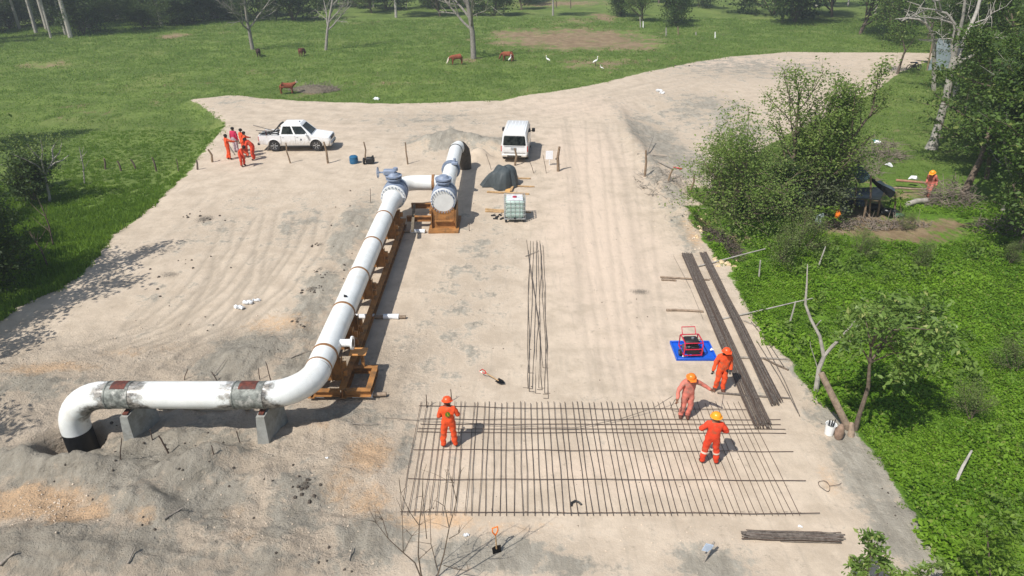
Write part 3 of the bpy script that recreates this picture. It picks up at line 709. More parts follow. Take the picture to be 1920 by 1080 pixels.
mb.tube([PB(1776, 200), PB(1784, 197)], [.13, .10], 8)
mb.tube([PB(1798, 60), PB(1790, 45), PB(1775, 25), PB(1750, 18), PB(1720, 14)], [.1, .09, .07, .05, .02], 6, cap=False)
mb.tube([PB(1786, 110), PB(1784, 80), PB(1790, 55), PB(1784, 30)], [.10, .08, .06, .02], 6, cap=False)
big = thing('dead_tree', 'tall pale dead tree with a forked bare trunk standing on the grass at right', 'tree')
tr = mb.build('trunk', M_pale, big)
rg = random.Random(5); m2 = MB()
for (a, b_) in [((1798, 60), (1750, -10)), ((1790, 45), (1700, 30)), ((1806, 78), (1860, 30)), ((1850, 88), (1880, 60)), ((1784, 80), (1760, 60)), ((1812, 40), (1830, -10)), ((1740, 16), (1690, 40)), ((1840, 95), (1866, 70)), ((1822, 45), (1890, 10)), ((1765, 22), (1740, -20))]:
    p, q = PB(*a), PB(*b_, rg.uniform(-2, 2)); pts = [p.lerp(q, t) + Vector((rg.gauss(0, .15), rg.gauss(0, .15), rg.gauss(0, .15))) * (1 if 0 < t < 1 else 0) for t in (0, .3, .6, 1)]
    m2.tube(pts, [.06, .045, .03, .012], 5, cap=False)
    for k in range(7):
        i = rg.randint(1, 2); s = pts[i].lerp(pts[i + 1], rg.random()); d = Vector((rg.gauss(0, 1), rg.gauss(0, .6), rg.gauss(.3, .8))).normalized() * rg.uniform(.5, 1.4)
        m2.tube([s, s + d * .5 + Vector((0, 0, .08)), s + d], [.022, .015, .005], 4, cap=False)
m2.build('branches', M_pale, big)
# curved pale branch tree in front of the road end
mb = MB(); Q = lambda x, y: PW(x, y, 66)
mb.tube([W(40.0, 66), Q(1752, 85), Q(1748, 62), Q(1737, 44), Q(1722, 36), Q(1700, 34), Q(1678, 36)], [.2, .17, .15, .13, .1, .07, .03], 7, cap=False)
mb.tube([Q(1737, 44), Q(1732, 26), Q(1724, 10), Q(1700, 2)], [.1, .07, .05, .02], 6, cap=False)
solo('dead_tree', mb, M_pale, 'thin pale dead tree arching left over the end of the sand road', 'tree')
# leaning dark trunk by the brush pile
mb = MB(); by = G(1800, 372).y
mb.tube([G(1803, 372, -.2), PW(1818, 340, by), PW(1838, 300, by + .4), PW(1846, 270, by + 1), PW(1862, 225, by + 1.5)], [.24, .19, .15, .12, .07], 9, cap=False)
solo('dead_tree', mb, M_bark, 'dark bare trunk leaning right over the brush pile', 'tree')
# small tree at end of road
mb = MB(); by = G(1683, 138).y
mb.tube([G(1683, 138, -.1), PW(1690, 115, by), PW(1697, 95, by), PW(1692, 70, by)], [.14, .11, .09, .05], 7, cap=False)
mb.tube([PW(1690, 112, by), PW(1700, 92, by), PW(1716, 70, by)], [.08, .06, .03], 6, cap=False)
t = thing('leafy_tree', 'slim leaning tree with light leaves at the end of the sand road', 'tree'); mb.build('trunk', M_bark, t)
rs_ = random.Random(3); tp = [[PW(1695 + rs_.uniform(-40, 40), 70 + rs_.uniform(-35, 22), by + rs_.uniform(-2, 2)) for _ in range(2)] for _ in range(34)]
link('crown', crown(tp, 8, 42, .22, .4, [M_midleaf]), t)

# the leafy cluster right of the road
mbE, tE = grow(51, 5.2, .10, levels=2, kids=(12, 7), ratio=.72, spread=(.6, 1.35), start=.10, stems=3, wander=.16, up=.02)
M_clus = leafmat('leaf_cluster', (.085, .150, .034), (.23, .320, .080), (.32, .36, .13), tr=.5, nscale=.7)
cE = crown(tE, 9, 52, .15, .34, [M_clus], drop=.12)
e1 = tree('leafy_tree', 'wide low leafy tree hanging over the edge of the sand road, left of the cluster', 'tree', W(12.1, 34.4), mbE, M_bark, cE, .3, (.92, .92, .88))
mbF, tF = grow(52, 7.6, .12, levels=2, kids=(15, 6), ratio=.40, spread=(.35, .8), start=.15, stems=4, wander=.10, up=.14)
cF = crown(tF, 10, 40, .14, .24, [M_clus])
e2 = tree('leafy_tree', 'tallest leafy tree of the roadside cluster with upright feathery shoots', 'tree', W(15.3, 35.6), mbF, M_bark, cF, 1.0, (1.15, 1.15, .95))
e3 = dup(e1, 'leafy tree at the right of the roadside cluster behind the tarp camp', W(17.4, 37.0), 3.1, (.72, .72, .8))
plant('D', 'bush', 'dark low bush filling the foot of the roadside cluster', 'bush', W(14.0, 35.4), 1, .8)
plant('S', 'bush', 'grey-green bush at the foot of the tallest roadside tree', 'bush', W(16.6, 35.4), 2, .8)
mbG, tG = grow(53, 3.6, .05, levels=2, kids=(9, 6), ratio=.6, spread=(.5, 1.2), start=.12, stems=3, wander=.2)
cG = crown(tG, 11, 13, .15, .28, [leafmat('leaf_light', (.07, .105, .03), (.16, .21, .06), tr=.3, nscale=.9)])
e4 = tree('leafy_tree', 'light yellowish-green young tree in front of the roadside cluster', 'tree', W(13.0, 29.4), mbG, M_bark, cG, 0, .50)
dup(e4, 'light green young tree left of the dark tarp camp', W(14.2, 30.8), 1, .55)
dup(e4, 'light green young tree at the far right beside the camp clearing', G(1900, 440), 3, .8)
# left edge: dark trees in frame and beyond it
plant('A', 'leafy_tree', 'dark dense tree cut by the left picture edge halfway up the meadow', 'tree', G(-62, 285), .7, .75)
plant('C', 'leafy_tree', 'dark tree at the left edge behind the pale bare-stemmed shrub', 'tree', W(-30.6, 36.5), 1.2, .45)
plant('D', 'bush', 'dark bush behind the pale bare-stemmed shrub at left', 'bush', W(-27.2, 36.8), .2, .72)
plant('D', 'bush', 'dark bush at the left edge below the shrub with bare stems', 'bush', W(-25.6, 29.8), 1.2, .8)
plant('D', 'bush', 'dark bush at the left edge beside the shaded verge', 'bush', W(-22.4, 25.4), 2.2, .9)
for i, (x, y, k, s) in enumerate([(-21.7, 22.8, 'T', .85), (-20.6, 18.8, 'T', .8), (-23.1, 26.2, 'T', .85), (-19.9, 15.0, 'T', .75), (-30.5, 31, 'C', .9), (-23.8, 20.4, 'T', .9)]):
    plant(k, 'leafy_tree', 'tall tree beyond the left picture edge that throws dappled shade on the verge', 'tree', W(x, y), i * 1.1, s, 'shade trees beyond the left picture edge')
# pale shrub with bare stems at left
sb = G(80, 378); by = sb.y; Q = lambda x, y, d=0: PW(x, y, by + d)
mb = MB()
mb.tube([sb + Vector((.4, 0, -.1)), Q(92, 365), Q(84, 328)], [.09, .07, .06], 7, cap=False)
for a in ([(84, 328), (70, 310), (45, 298), (20, 288)], [(84, 328), (78, 300), (80, 280), (76, 262)], [(84, 328), (100, 300), (112, 285), (116, 268)], [(84, 328), (55, 322), (30, 318), (0, 308)], [(90, 315), (104, 305), (118, 300), (130, 290)], [(78, 300), (62, 285), (50, 270)], [(100, 300), (98, 280), (108, 262)]):
    mb.tube([Q(x, y, i * .2 * (1 if a[1][0] > 80 else -1)) for i, (x, y) in enumerate(a)], [.05, .04, .028, .012][:len(a)], 5, cap=False)
t = thing('shrub', 'shrub with pale bare stems and thin light leaves at the left of the meadow', 'shrub'); mb.build('trunk', M_pale, t)
rr = random.Random(4); tp = [[Q(rr.uniform(-10, 125), rr.uniform(245, 290), rr.uniform(-1, 1)) for _ in range(2)] for _ in range(16)]
link('crown', crown(tp, 12, 34, .16, .25, [MATS['leaf_light']]), t)
for (x0, y0, x1, y1, lb) in [(158, 345, 148, 275, 'thin pale bare sapling right of the shrub with bare stems'), (100, 462, 78, 385, 'dark thin bare sapling on the shaded verge at left'), (90, 500, 60, 440, 'broken bare stem leaning on the dark verge at left')]:
    b0 = G(x0, y0, -.1); mb = MB(); yy = b0.y; r_ = random.Random(x0)
    mb.tube([b0, PW((x0 + x1) / 2 + 3, (y0 + y1) / 2, yy), PW(x1, y1, yy)], [.045, .035, .015], 6, cap=False)
    for k in range(6):
        t_ = r_.uniform(.3, .9); p = PW(x0 + (x1 - x0) * t_, y0 + (y1 - y0) * t_, yy); d = Vector((r_.gauss(0, .5), r_.gauss(0, .3), .7)) * r_.uniform(.4, 1)
        mb.tube([p, p + d * .5, p + d + Vector((0, 0, .1))], [.02, .014, .005], 4, cap=False)
    solo('sapling', mb, M_pale if 'pale' in lb else M_bark, lb, 'sapling')

# near-right sapling: stems, leaves
def leafy(tippts, seed, per, s, sig, m, up=.7, asp=.42): return crown(tippts, seed, per, s, sig, [m], up, 0, asp)
b0 = G(1530, 735, -.1); by = b0.y; Q = lambda x, y, d=0: PW(x, y, by + d)
mb = MB()
mb.tube([b0, Q(1536, 690), Q(1545, 668), Q(1537, 630, .1), Q(1520, 598, .3), Q(1510, 570, .4), Q(1513, 530, .5), Q(1514, 495, .6)], [.085, .075, .065, .05, .045, .04, .028, .012], 8, cap=False)
mb.tube([Q(1545, 668), Q(1560, 650, -.1), Q(1577, 633, -.2), Q(1590, 618, -.3), Q(1605, 600, -.4)], [.06, .055, .05, .035, .02], 7, cap=False)
mb.tube([Q(1577, 633, -.2), Q(1590, 637, -.3), Q(1604, 648, -.3)], [.03, .02, .01], 5, cap=False)
mb.tube([Q(1530, 612, .2), Q(1536, 604), Q(1540, 600)], [.025, .015, .008], 5, cap=False)
mb.tube([Q(1534, 695), Q(1530, 680), Q(1520, 650), Q(1519, 640)], [.02, .015, .01, .006], 5, cap=False)
t = thing('sapling', 'pale forked sapling at the yard edge, nearest the long rebar bundles', 'sapling'); mb.build('trunk', M_pale, t)
rr = random.Random(8); tp = [[Q(rr.uniform(1600, 1710), rr.uniform(570, 650), rr.uniform(-.5, .9)) for _ in range(2)] for _ in range(16)]
link('crown', leafy(tp, 13, 34, .20, .16, M_sapleaf), t)
b0 = G(1603, 806, -.1); by = b0.y
mb = MB()
mb.tube([b0, Q(1612, 775), Q(1622, 745, .1), Q(1628, 725, .15), Q(1630, 690, .2), Q(1633, 655, .2), Q(1640, 625, .3)], [.08, .065, .06, .055, .045, .035, .02], 8, cap=False)
ends = [(1660, 600), (1700, 590), (1740, 610), (1690, 640), (1720, 660), (1665, 560), (1750, 650), (1600, 640), (1700, 690), (1620, 590), (1735, 575), (1765, 620)]
for i, e in enumerate(ends):
    s = ((1633, 655), (1631, 680), (1640, 625))[i % 3]; dd = (-.6, .5, .9, -.2)[i % 4]
    mb.tube([Q(*s, .2), Q((s[0] + e[0]) / 2, (s[1] + e[1]) / 2 - 8, .2 + dd * .5), Q(*e, .2 + dd)], [.03, .02, .008], 5, cap=False)
t = thing('sapling', 'leafy sapling with broad drooping leaves growing by the white bucket', 'sapling'); mb.build('trunk', M_bark, t)
tp = [[Q(e[0] + rr.uniform(-26, 26), e[1] + rr.uniform(-22, 22), .2 + (-.6, .5, .9, -.2)[i % 4] + rr.uniform(-.3, .3)) for _ in range(2)] for i, e in enumerate(ends) for _ in range(6)]
link('crown', leafy(tp, 14, 34, .21, .19, M_sapleaf), t)
# foreground bare twiggy tree
rg = random.Random(12); mb = MB(); FY = 10.7
Q = lambda x, y, d=0: PW(x, y, FY + d)
base = W(Q(800, 1180).x, FY) + Vector((0, 0, -.1))
mb.tube([base, Q(796, 1130), Q(790, 1080)], [.045, .035, .030], 7, cap=False)
stems = [[(790, 1085), (778, 1055), (756, 1036), (728, 1010), (705, 980), (690, 950)], [(790, 1080), (784, 1040), (786, 985), (792, 930), (793, 890), (800, 870)], [(820, 1080), (832, 1040), (842, 990), (856, 940), (862, 890), (867, 840)],
         [(728, 1010), (718, 975), (702, 945)], [(756, 1036), (755, 1000), (754, 960), (748, 900)], [(786, 985), (768, 960), (752, 925), (748, 895)], [(842, 990), (834, 950), (838, 900), (836, 880)], [(820, 1065), (808, 1020), (806, 960), (806, 910)],
         [(756, 1036), (772, 1005), (786, 990)], [(784, 1050), (800, 1035), (812, 1025)], [(842, 1010), (860, 1000), (862, 985)], [(832, 1060), (860, 1068), (878, 1070), (882, 1055)], [(800, 1010), (795, 960), (793, 920)], [(856, 940), (848, 905), (840, 880)]]
mb.tube([base, Q(815, 1110), Q(820, 1080)], [.04, .032, .026], 7, cap=False)
for i, s in enumerate(stems):
    dy = rg.uniform(-.4, .4) if i > 2 else 0
    mb.tube([Q(x, y, dy * k / len(s)) for k, (x, y) in enumerate(s)], [max(.004, .019 * (1 - k / len(s)) * (1 if i < 3 else .6)) for k in range(len(s))], 5, cap=False)
    for k in range(3):
        j = rg.randint(1, len(s) - 2); p = Q(*s[j]); d = Vector((rg.gauss(0, .22), rg.gauss(0, .15), rg.uniform(.1, .4)))
        mb.tube([p, p + d * .5 + Vector((0, 0, .03)), p + d], [.007, .005, .003], 4, cap=False)
solo('bare_sapling', mb, M_bark, 'leafless twiggy sapling in the foreground at the bottom of the picture', 'sapling')
# foreground leafy saplings
def frontsap(label, stems, leaves, Y, s, m, seed, per=13):
    t = thing('sapling', label, 'sapling'); mb = MB(); q = lambda x, y, d=0: PW(x, y, Y + d)
    for st in stems:
        g = W(q(*st[0]).x, Y) + Vector((0, 0, -.1))
        mb.tube([g] + [q(x, y) for x, y in st], [.03] + [max(.006, .026 - .006 * k) for k in range(len(st))], 6, cap=False)
    mb.build('trunk', M_bark, t); r2 = random.Random(seed)
    tp = [[q(x + r2.uniform(-rx, rx), y + r2.uniform(-ry, ry), r2.uniform(-.25, .25)) for _ in range(2)] for x, y, rx, ry, n in leaves for _ in range(n)]
    link('crown', leafy(tp, seed, per, s, .05, m, .9, .36), t)
frontsap('young sapling with whorls of broad green leaves at the bottom edge on the grey verge', [[(1622, 1120), (1628, 1060), (1640, 1020)], [(1622, 1120), (1600, 1075)], [(1622, 1120), (1655, 1060)]],
         [(1632, 1008, 22, 12, 8), (1640, 1030, 28, 14, 9), (1605, 1070, 24, 14, 9), (1650, 1060, 20, 12, 6), (1625, 1050, 30, 10, 6)], 10.3, .17, M_sapleaf, 15)
frontsap('low sapling tips at the bottom edge right of the whorled sapling', [[(1735, 1130), (1740, 1070)], [(1680, 1120), (1690, 1080)]],
         [(1740, 1062, 26, 10, 8), (1690, 1078, 26, 8, 7), (1775, 1060, 14, 12, 4), (1715, 1085, 30, 8, 6)], 10.3, .15, M_sapleaf, 16)
frontsap('bright leafy sapling with yellow leaves in the bottom right corner', [[(1860, 1130), (1855, 1050), (1850, 990)], [(1860, 1130), (1890, 1060)], [(1860, 1130), (1830, 1070)]],
         [(1850, 990, 36, 22, 16), (1885, 1020, 36, 26, 16), (1830, 1035, 34, 26, 14), (1870, 1065, 60, 18, 16), (1900, 970, 20, 12, 5), (1790, 1075, 26, 10, 6)], 10.9, .15, M_brightleaf, 17, 12)
# weeds and small shrubs that stand out of the ground cover
for i, (px, py, s, lb) in enumerate([(1726, 500, .34, 'small leafy shrub standing out of the weeds in the middle'), (1610, 480, .36, 'small leafy shrub left of the middle of the weeds'), (1690, 432, .28, 'bright small shrub at the edge of the camp clearing'),
                                     (1890, 500, .32, 'small shrub at the right picture edge in the weeds'), (1820, 790, .36, 'small grey-green shrub in the weeds right of the sapling shade'), (1905, 700, .4, 'small shrub at the right picture edge, lower of two')]):
    o = dup(e4, lb, G(px, py), i, s * .95); o.name = 'small_shrub'; o['category'] = 'shrub'
frontsap('small bright sapling in the weeds with fresh yellow-green leaves near the camp', [[(1548, 432), (1550, 400)]], [(1548, 395, 26, 14, 12), (1560, 408, 18, 8, 6)], G(1548, 432).y, .2, M_brightleaf, 18, 16)
frontsap('small bright sapling at the edge of the camp clearing right of the tarp', [[(1690, 400), (1688, 380)]], [(1686, 372, 20, 12, 9), (1668, 384, 12, 8, 4)], G(1690, 400).y, .2, M_brightleaf, 19, 14)

# ------------------------------------------------------------ pipeline
M_ochre = mat('ochre_primer', (.33, .155, .050), .6, var=.22, scale=3, dirt=(.15, .085, .04), dirt_amt=.4, bump=.1)
M_rust = mat('rusty_band', (.27, .14, .06), .75, var=.25, scale=8)
M_grey = mat('valve_grey', (.215, .26, .35), .5, var=.12, scale=5, dirt=(.33, .31, .28), dirt_amt=.2)
M_black = mat('black_coating', (.012, .012, .013), .45, var=.2, scale=10)
M_conc = mat('concrete', (.30, .305, .285), .9, var=.15, scale=4, dirt=(.22, .215, .19), dirt_amt=.4, bump=.35, bscale=25)
M_white = mat('white_enamel', (.80, .81, .80), .3, var=.04, scale=3, spec=.5)
M_bare = mat('bare_steel', (.17, .18, .165), .6, metal=.2, var=.45, scale=7, dirt=(.46, .45, .42), dirt_amt=.35)
M_brown = mat('brown_primer', (.14, .042, .028), .6, var=.35, scale=9, dirt=(.07, .04, .035), dirt_amt=.5)
M_plast = mat('white_plastic_wrap', (.72, .74, .76), .4, var=.08, scale=10, bump=.8, bscale=14)
def pipe_paint():
    m, nt, b = newmat('white_pipe_paint')
    tc = N(nt, 'ShaderNodeTexCoord').outputs['Object']
    sx = N(nt, 'ShaderNodeSeparateXYZ'); L(nt, tc, sx.inputs[0])
    n1 = noise(nt, tc, 2.2, 6, .65); n2 = noise(nt, tc, 7.0, 6, .7)
    c = mix(nt, ramp(nt, n1, .3, .7), (.80, .815, .80), (.70, .72, .70))
    c = mix(nt, ramp(nt, n2, .60, .78, 0, .45), c, (.46, .42, .34))
    mp = N(nt, 'ShaderNodeMapping'); mp.inputs['Scale'].default_value = (1.2, 1.2, .25); L(nt, tc, mp.inputs[0])
    c = mix(nt, ramp(nt, noise(nt, mp.outputs[0], 9, 6, .75), .60, .74, 0, .35), c, (.38, .30, .20))
    c = mix(nt, ramp(nt, noise(nt, tc, .9, 5, .7), .52, .7, 0, .3), c, (.60, .54, .44))
    # scorched paint beside the two welded joints of the low run
    near = mth(nt, 'MULTIPLY', ramp(nt, sx.outputs['Y'], 16.7, 17.0, 1, 0), 1.0)
    s = None
    for xc in (-11.40, -7.62):
        d = mth(nt, 'ABSOLUTE', mth(nt, 'SUBTRACT', sx.outputs['X'], xc))
        v = mth(nt, 'SUBTRACT', 1.0, mth(nt, 'DIVIDE', d, 1.05))
        s = v if s is None else mth(nt, 'MAXIMUM', s, v)
    low = mth(nt, 'MULTIPLY', ramp(nt, sx.outputs['Z'], 1.1, 1.6, .75, 0), ramp(nt, s, -.6, .3))
    f = mth(nt, 'ADD', mth(nt, 'ADD', s, low), mth(nt, 'MULTIPLY', mth(nt, 'SUBTRACT', n1, .5), 1.6))
    f = mth(nt, 'ADD', f, mth(nt, 'MULTIPLY', mth(nt, 'SUBTRACT', n2, .5), .8))
    f = mth(nt, 'MULTIPLY', ramp(nt, f, .22, .62), near)
    c = mix(nt, f, c, mix(nt, ramp(nt, n2, .4, .6), (.05, .045, .04), (.30, .28, .25)))
    L(nt, c, b.inputs['Base Color']); inp(b, Roughness=.32); b.inputs['Specular IOR Level'].default_value = .45
    return m
M_pipe = pipe_paint()
R = .40; ZP = 1.5; XP = -5.97; YN = 16.12
pl = thing('pipeline', 'large white pipe run with elbows, welded joints and two grey valves crossing the sand yard', 'pipeline')
def arc(c, a, b, r, n=10):   # quarter arc around c from direction a to b
    a, b = Vector(a), Vector(b)
    return [Vector(c) + (a * math.cos(t) + b * math.sin(t)) * r for t in [math.pi / 2 * i / n for i in range(n + 1)]]
RB = 1.22
XE = -13.07
def pipe(name, pts, r=R, m=None, n=32, cap=False, **kw): return MB().tube(pts, r, n, cap).build(name, m or M_pipe, pl, smooth=60, **kw)
# low run: down elbow, spool, long elbow, long straight run
pipe('pipe_elbow', arc((XE + RB, YN, ZP - RB), (-1, 0, 0), (0, 0, 1), RB) + [(-11.68, YN, ZP)], .405)
pipe('pipe_stub', [(XE, YN, ZP - RB + .02), (XE, YN, ZP - RB - .12)], .404)
pipe('coated_pipe_end', [(XE, YN, ZP - RB - .04), (XE, YN, -1.6)], .412, M_black, label='black coated pipe end going down into the pit')
pipe('weld_joint', [(-11.70, YN, ZP), (-11.03, YN, ZP)], .401, M_bare, label='bare scorched steel at the left weld')
pipe('pipe_spool', [(-11.04, YN, ZP), (-8.02, YN, ZP)])
pipe('weld_joint', [(-8.04, YN, ZP), (-7.18, YN, ZP)], .401, M_bare, label='bare scorched steel at the right weld')
RE = 1.25
pipe('pipe_elbow', [(-7.22, YN, ZP)] + arc((XP - RE, YN + RE, ZP), (0, -1, 0), (1, 0, 0), RE), .405)
for x0, x1 in ((-11.54, -11.12), (-7.86, -7.36)):
    mb = MB()
    vs = []; n = 8
    for xx in (x0, x1):
        for k in range(n + 1):
            t = math.radians(60 + 95 * k / n); vs.append((xx, YN - (R + .012) * math.cos(t) * 1.0, ZP + (R + .012) * math.sin(t)))
    mb.add(vs, [(k, k + 1, n + 2 + k, n + 1 + k) for k in range(n)]).build('primer_patch', M_brown, pl)
for x in (-11.70, -11.04, -8.03, -7.18):
    MB().tube([(x - .02, YN, ZP), (x + .02, YN, ZP)], .415, 32).build('weld_bead', M_bare, pl)
def band(y, x=XP, w=.05, r=R + .014, m=None): MB().tube([(x, y - w, ZP), (x, y + w, ZP)], r, 32).build('joint_band', m or M_rust, pl)
def yat(px, py, z=ZP): return P0(px, py, z)[1]
YB = [yat(597, 690), yat(608, 665), yat(645, 585), yat(673, 518), yat(702, 460), yat(727, 410)]
YV = yat(738, 370)                      # left valve flange
pipe('pipe_run', [(XP, YN + RE, ZP), (XP, YV - 1.1, ZP)])
for i, y in enumerate(YB): band(y, w=.03 if i in (0,) else .055)
pipe('reducer', [(XP, YV - 1.15, ZP), (XP, YV - .9, ZP), (XP, YV - .28, ZP)], [R, R + .01, .50])
def flange(x, y, r=.62, w=.07, m=None, name='flange'):
    MB().tube([(x, y - w, ZP), (x, y + w, ZP)], r, 32).build(name, m or M_white, pl)
bolt_me = MB().tube([(0, -.20, 0), (0, .20, 0)], .028, 6).mesh('bolt', M_grey)
def bolts(x, y, r=.56, n=20):
    for k in range(n):
        t = 2 * math.pi * k / n; o = link('bolt', bolt_me, pl); o.location = (x + r * math.cos(t), y, ZP + r * math.sin(t))
def valve(x, y, handle):
    """y = front flange; the body runs away from the camera"""
    flange(x, y); flange(x, y + .16, .62, .05, M_grey, 'valve_flange'); bolts(x, y + .08)
    MB().tube([(x, y + .15, ZP), (x, y + .35, ZP), (x, y + .8, ZP), (x, y + 1.0, ZP)], [.54, .64, .64, .54], 28).build('valve_body', M_grey, pl)
    flange(x, y + 1.05, .62, .05, M_grey, 'valve_flange'); flange(x, y + 1.2, .62, .06); bolts(x, y + 1.12)
    MB().tube([(x, y + .6, ZP + .45), (x, y + .6, ZP + .78)], .27, 18).build('valve_neck', M_grey, pl)
    MB().tube([(x, y + .6, ZP + .76), (x, y + .6, ZP + .84)], .40, 24).tube([(x, y + .6, ZP + .9), (x, y + .6, ZP + .97)], .42, 24).tube([(x, y + .6, ZP + .97), (x, y + .6, ZP + 1.1)], [.3, .2], 16).build('bonnet', M_grey, pl)
    if handle:
        mb = MB().box((x - .18, y + .6, ZP + 1.12), (.62, .34, .28), bev=.05).tube([(x - .45, y + .6, ZP + 1.1), (x - .78, y + .6, ZP + 1.1)], .045, 8)
        mb.tube([(x + .12, y + .62, ZP + 1.2), (x + .12, y + .62, ZP + 1.34)], .12, 12)
        a = mb.build('actuator', M_grey, pl)
        MB().tube([(x - .78 , y + .6 + .26 * math.cos(t), ZP + 1.1 + .26 * math.sin(t)) for t in [k * math.pi / 6 for k in range(12)]], .022, 6, closed=True).tube([(x - .78, y + .34, ZP + 1.1), (x - .78, y + .86, ZP + 1.1)], .018, 5).tube([(x - .78, y + .6, ZP + .84), (x - .78, y + .6, ZP + 1.36)], .018, 5).build('hand_wheel', M_grey, pl)
valve(XP, YV, True)
# left valve -> elbow -> cross pipe -> tee on the second line
X2 = -3.42; YV2 = yat(831, 376); RC = .95
YC = YV + 1.25 + RC
pipe('pipe_elbow', [(XP, YV + 1.22, ZP)] + arc((XP + RC, YC - RC, ZP), (-1, 0, 0), (0, 1, 0), RC) + [(X2 - .75, YC, ZP)], .402)
MB().tube([(X2 - .82, YC, ZP), (X2 - .68, YC, ZP)], .44, 32).build('joint_band', M_rust, pl)
pipe('pipe_tee', [(X2 - .72, YC, ZP), (X2, YC, ZP)], .402)
pipe('blind_flange', [(X2, YV2 - .13, ZP), (X2, YV2 - .04, ZP)], .53, mat('flange_face', (.62, .63, .62), .5, var=.08, scale=2), cap=True)
bolts(X2, YV2 - .02, .57, 26)
valve(X2, YV2, False)
YT = yat(845, 318)
pipe('pipe_run', [(X2, YV2 + 1.2, ZP), (X2, 40.6, ZP)])
for k in range(16):                        # ring of grey studs at the second joint
    t = math.pi * k / 15; MB().tube([(X2 + .46 * math.cos(t), YT - .16, ZP + .46 * math.sin(t)), (X2 + .46 * math.cos(t), YT + .16, ZP + .46 * math.sin(t))], .03, 6).build('stud', M_grey, pl)
flange(X2, YT - .08, .52, .03, M_grey, 'split_clamp'); flange(X2, YT + .1, .52, .03, M_grey, 'split_clamp')
MB().box((X2 + .25, YT - .25, ZP + .46), (.36, .26, .16), bev=.03).tube([(X2 + .25, YT - .25, ZP + .5), (X2 + .25, YT - .25, ZP + .72)], .07, 10).build('small_valve', M_grey, pl)
pipe('pipe_elbow', [(X2, 40.55, ZP), (X2 + .03, 40.9, ZP), (X2 + .15, 41.3, ZP - .02)], .402)
pipe('coated_pipe_end', [(X2 + .12, 41.22, ZP - .01), (X2 + .24, 41.45, ZP - .10), (X2 + .38, 41.62, ZP - .34), (X2 + .44, 41.68, ZP - .75), (X2 + .45, 41.68, -.8)], .41, mat('muddy_coating', (.075, .062, .048), .8, var=.3), label='muddy coated pipe end going into the ground')
band(40.5, X2, .05, .42, M_black)
# branch nozzle facing right, with a dark open bore
nb = P0(646, 645, ZP)
yb = nb[1]
noz = MB().tube([(XP + .36, yb, ZP + .04), (XP + .74, yb, ZP + .04)], .13, 18).tube([(XP + .72, yb, ZP + .04), (XP + .78, yb, ZP + .04)], .23, 22).build('nozzle', M_white, pl)
MB().tube([(XP + .781, yb, ZP + .04), (XP + .786, yb, ZP + .04)], .135, 18).build('nozzle_bore', M_black, noz)
sp = P0(647, 557, ZP + .38)
MB().tube([(sp[0], sp[1], ZP + .36), (sp[0] + .02, sp[1], ZP + .44)], .06, 8).tube([(sp[0] - .06, sp[1] + .1, ZP + .42), (sp[0] + .06, sp[1] - .06, ZP + .44)], .02, 5).build('vent_plug', M_black, pl)

# ------------------------------------------------------------ skid
sk = thing('pipe_skid', 'long ochre painted steel skid of rails, cross beams and saddles carrying the white pipe', 'skid')
def ibeam(mb, a, b, w, h, t=.02):
    a, b = Vector(a), Vector(b); d = b - a; ln = d.length; c = (a + b) / 2
    Mx = d.to_track_quat('X', 'Z').to_matrix().to_4x4()
    mb.box(c, (ln, w, t), Mx @ Matrix.Translation((0, 0, h / 2 - t / 2))); mb.box(c, (ln, w, t), Mx @ Matrix.Translation((0, 0, -h / 2 + t / 2))); mb.box(c, (ln, t, h - 2 * t), Mx)
    return mb
YS0, YS1 = 17.75, 32.2
for x in (XP - .50, XP + .52):
    ibeam(MB(), (x, YS0, .30), (x, YS1, .30), .22, .34).build('rail', M_ochre, sk, smooth=False)
ycross = [17.84, 19.05] + [yat(654, 612, .35), yat(690, 535, .35), yat(722, 478, .35), yat(740, 432, .35), 31.9]
for y in ycross:
    ibeam(MB(), (XP - .42, y, .30), (XP + .44, y, .30), .2, .20).build('cross_beam', M_ochre, sk, smooth=False)
ysad = [YB[0] + .35, YB[1] + .35, yat(645, 585) + .5, yat(673, 518) + .55, yat(702, 460) + .6, yat(727, 410) + .5]
for y in [18.35, 20.2] + [y + .1 for y in YB[2:]] + [31.3]:
    mb = MB()
    prof = [(XP - .44, .42), (XP + .46, .42), (XP + .46, ZP - .25)] + [(XP + (R + .02) * math.cos(t), ZP + (R + .02) * math.sin(t)) for t in [math.radians(-20 - 140 * k / 10) for k in range(11)]] + [(XP - .44, ZP - .25)]
    mb.prism(prof, y - .012, y + .012)
    mb.box((XP + .46, y, .86), (.02, .26, .86)).box((XP - .44, y, .86), (.02, .26, .86)).box((XP + .12, y, .76), (.02, .24, .66))
    mb.box((XP + .54, y, 1.05), (.14, .10, .22)).box((XP + .54, y, .72), (.12, .08, .2))
    mb.build('saddle', M_ochre, sk, smooth=False)
# side platform with opening, pedestal plate
xo = -4.62
for a, b_ in (((XP + .60, 17.85, .30), (xo + .08, 17.85, .30)), ((XP + .60, 19.15, .30), (xo + .08, 19.15, .30)), ((xo, 17.95, .30), (xo, 19.05, .30))):
    ibeam(MB(), a, b_, .19, .24).build('platform_beam', M_ochre, sk, smooth=False)
MB().box((-5.02, 19.15, .72), (.10, .10, .60)).build('pedestal_post', M_ochre, sk, smooth=False)
MB().box((-5.12, 19.12, 1.03), (.56, .46, .025)).build('pedestal_plate', mat('ochre_plate', (.55, .26, .085), .55, var=.12), sk, smooth=False)
MB().box((-5.42, 19.9, .60), (.3, .35, .02)).build('bracket_plate', M_ochre, sk, smooth=False)
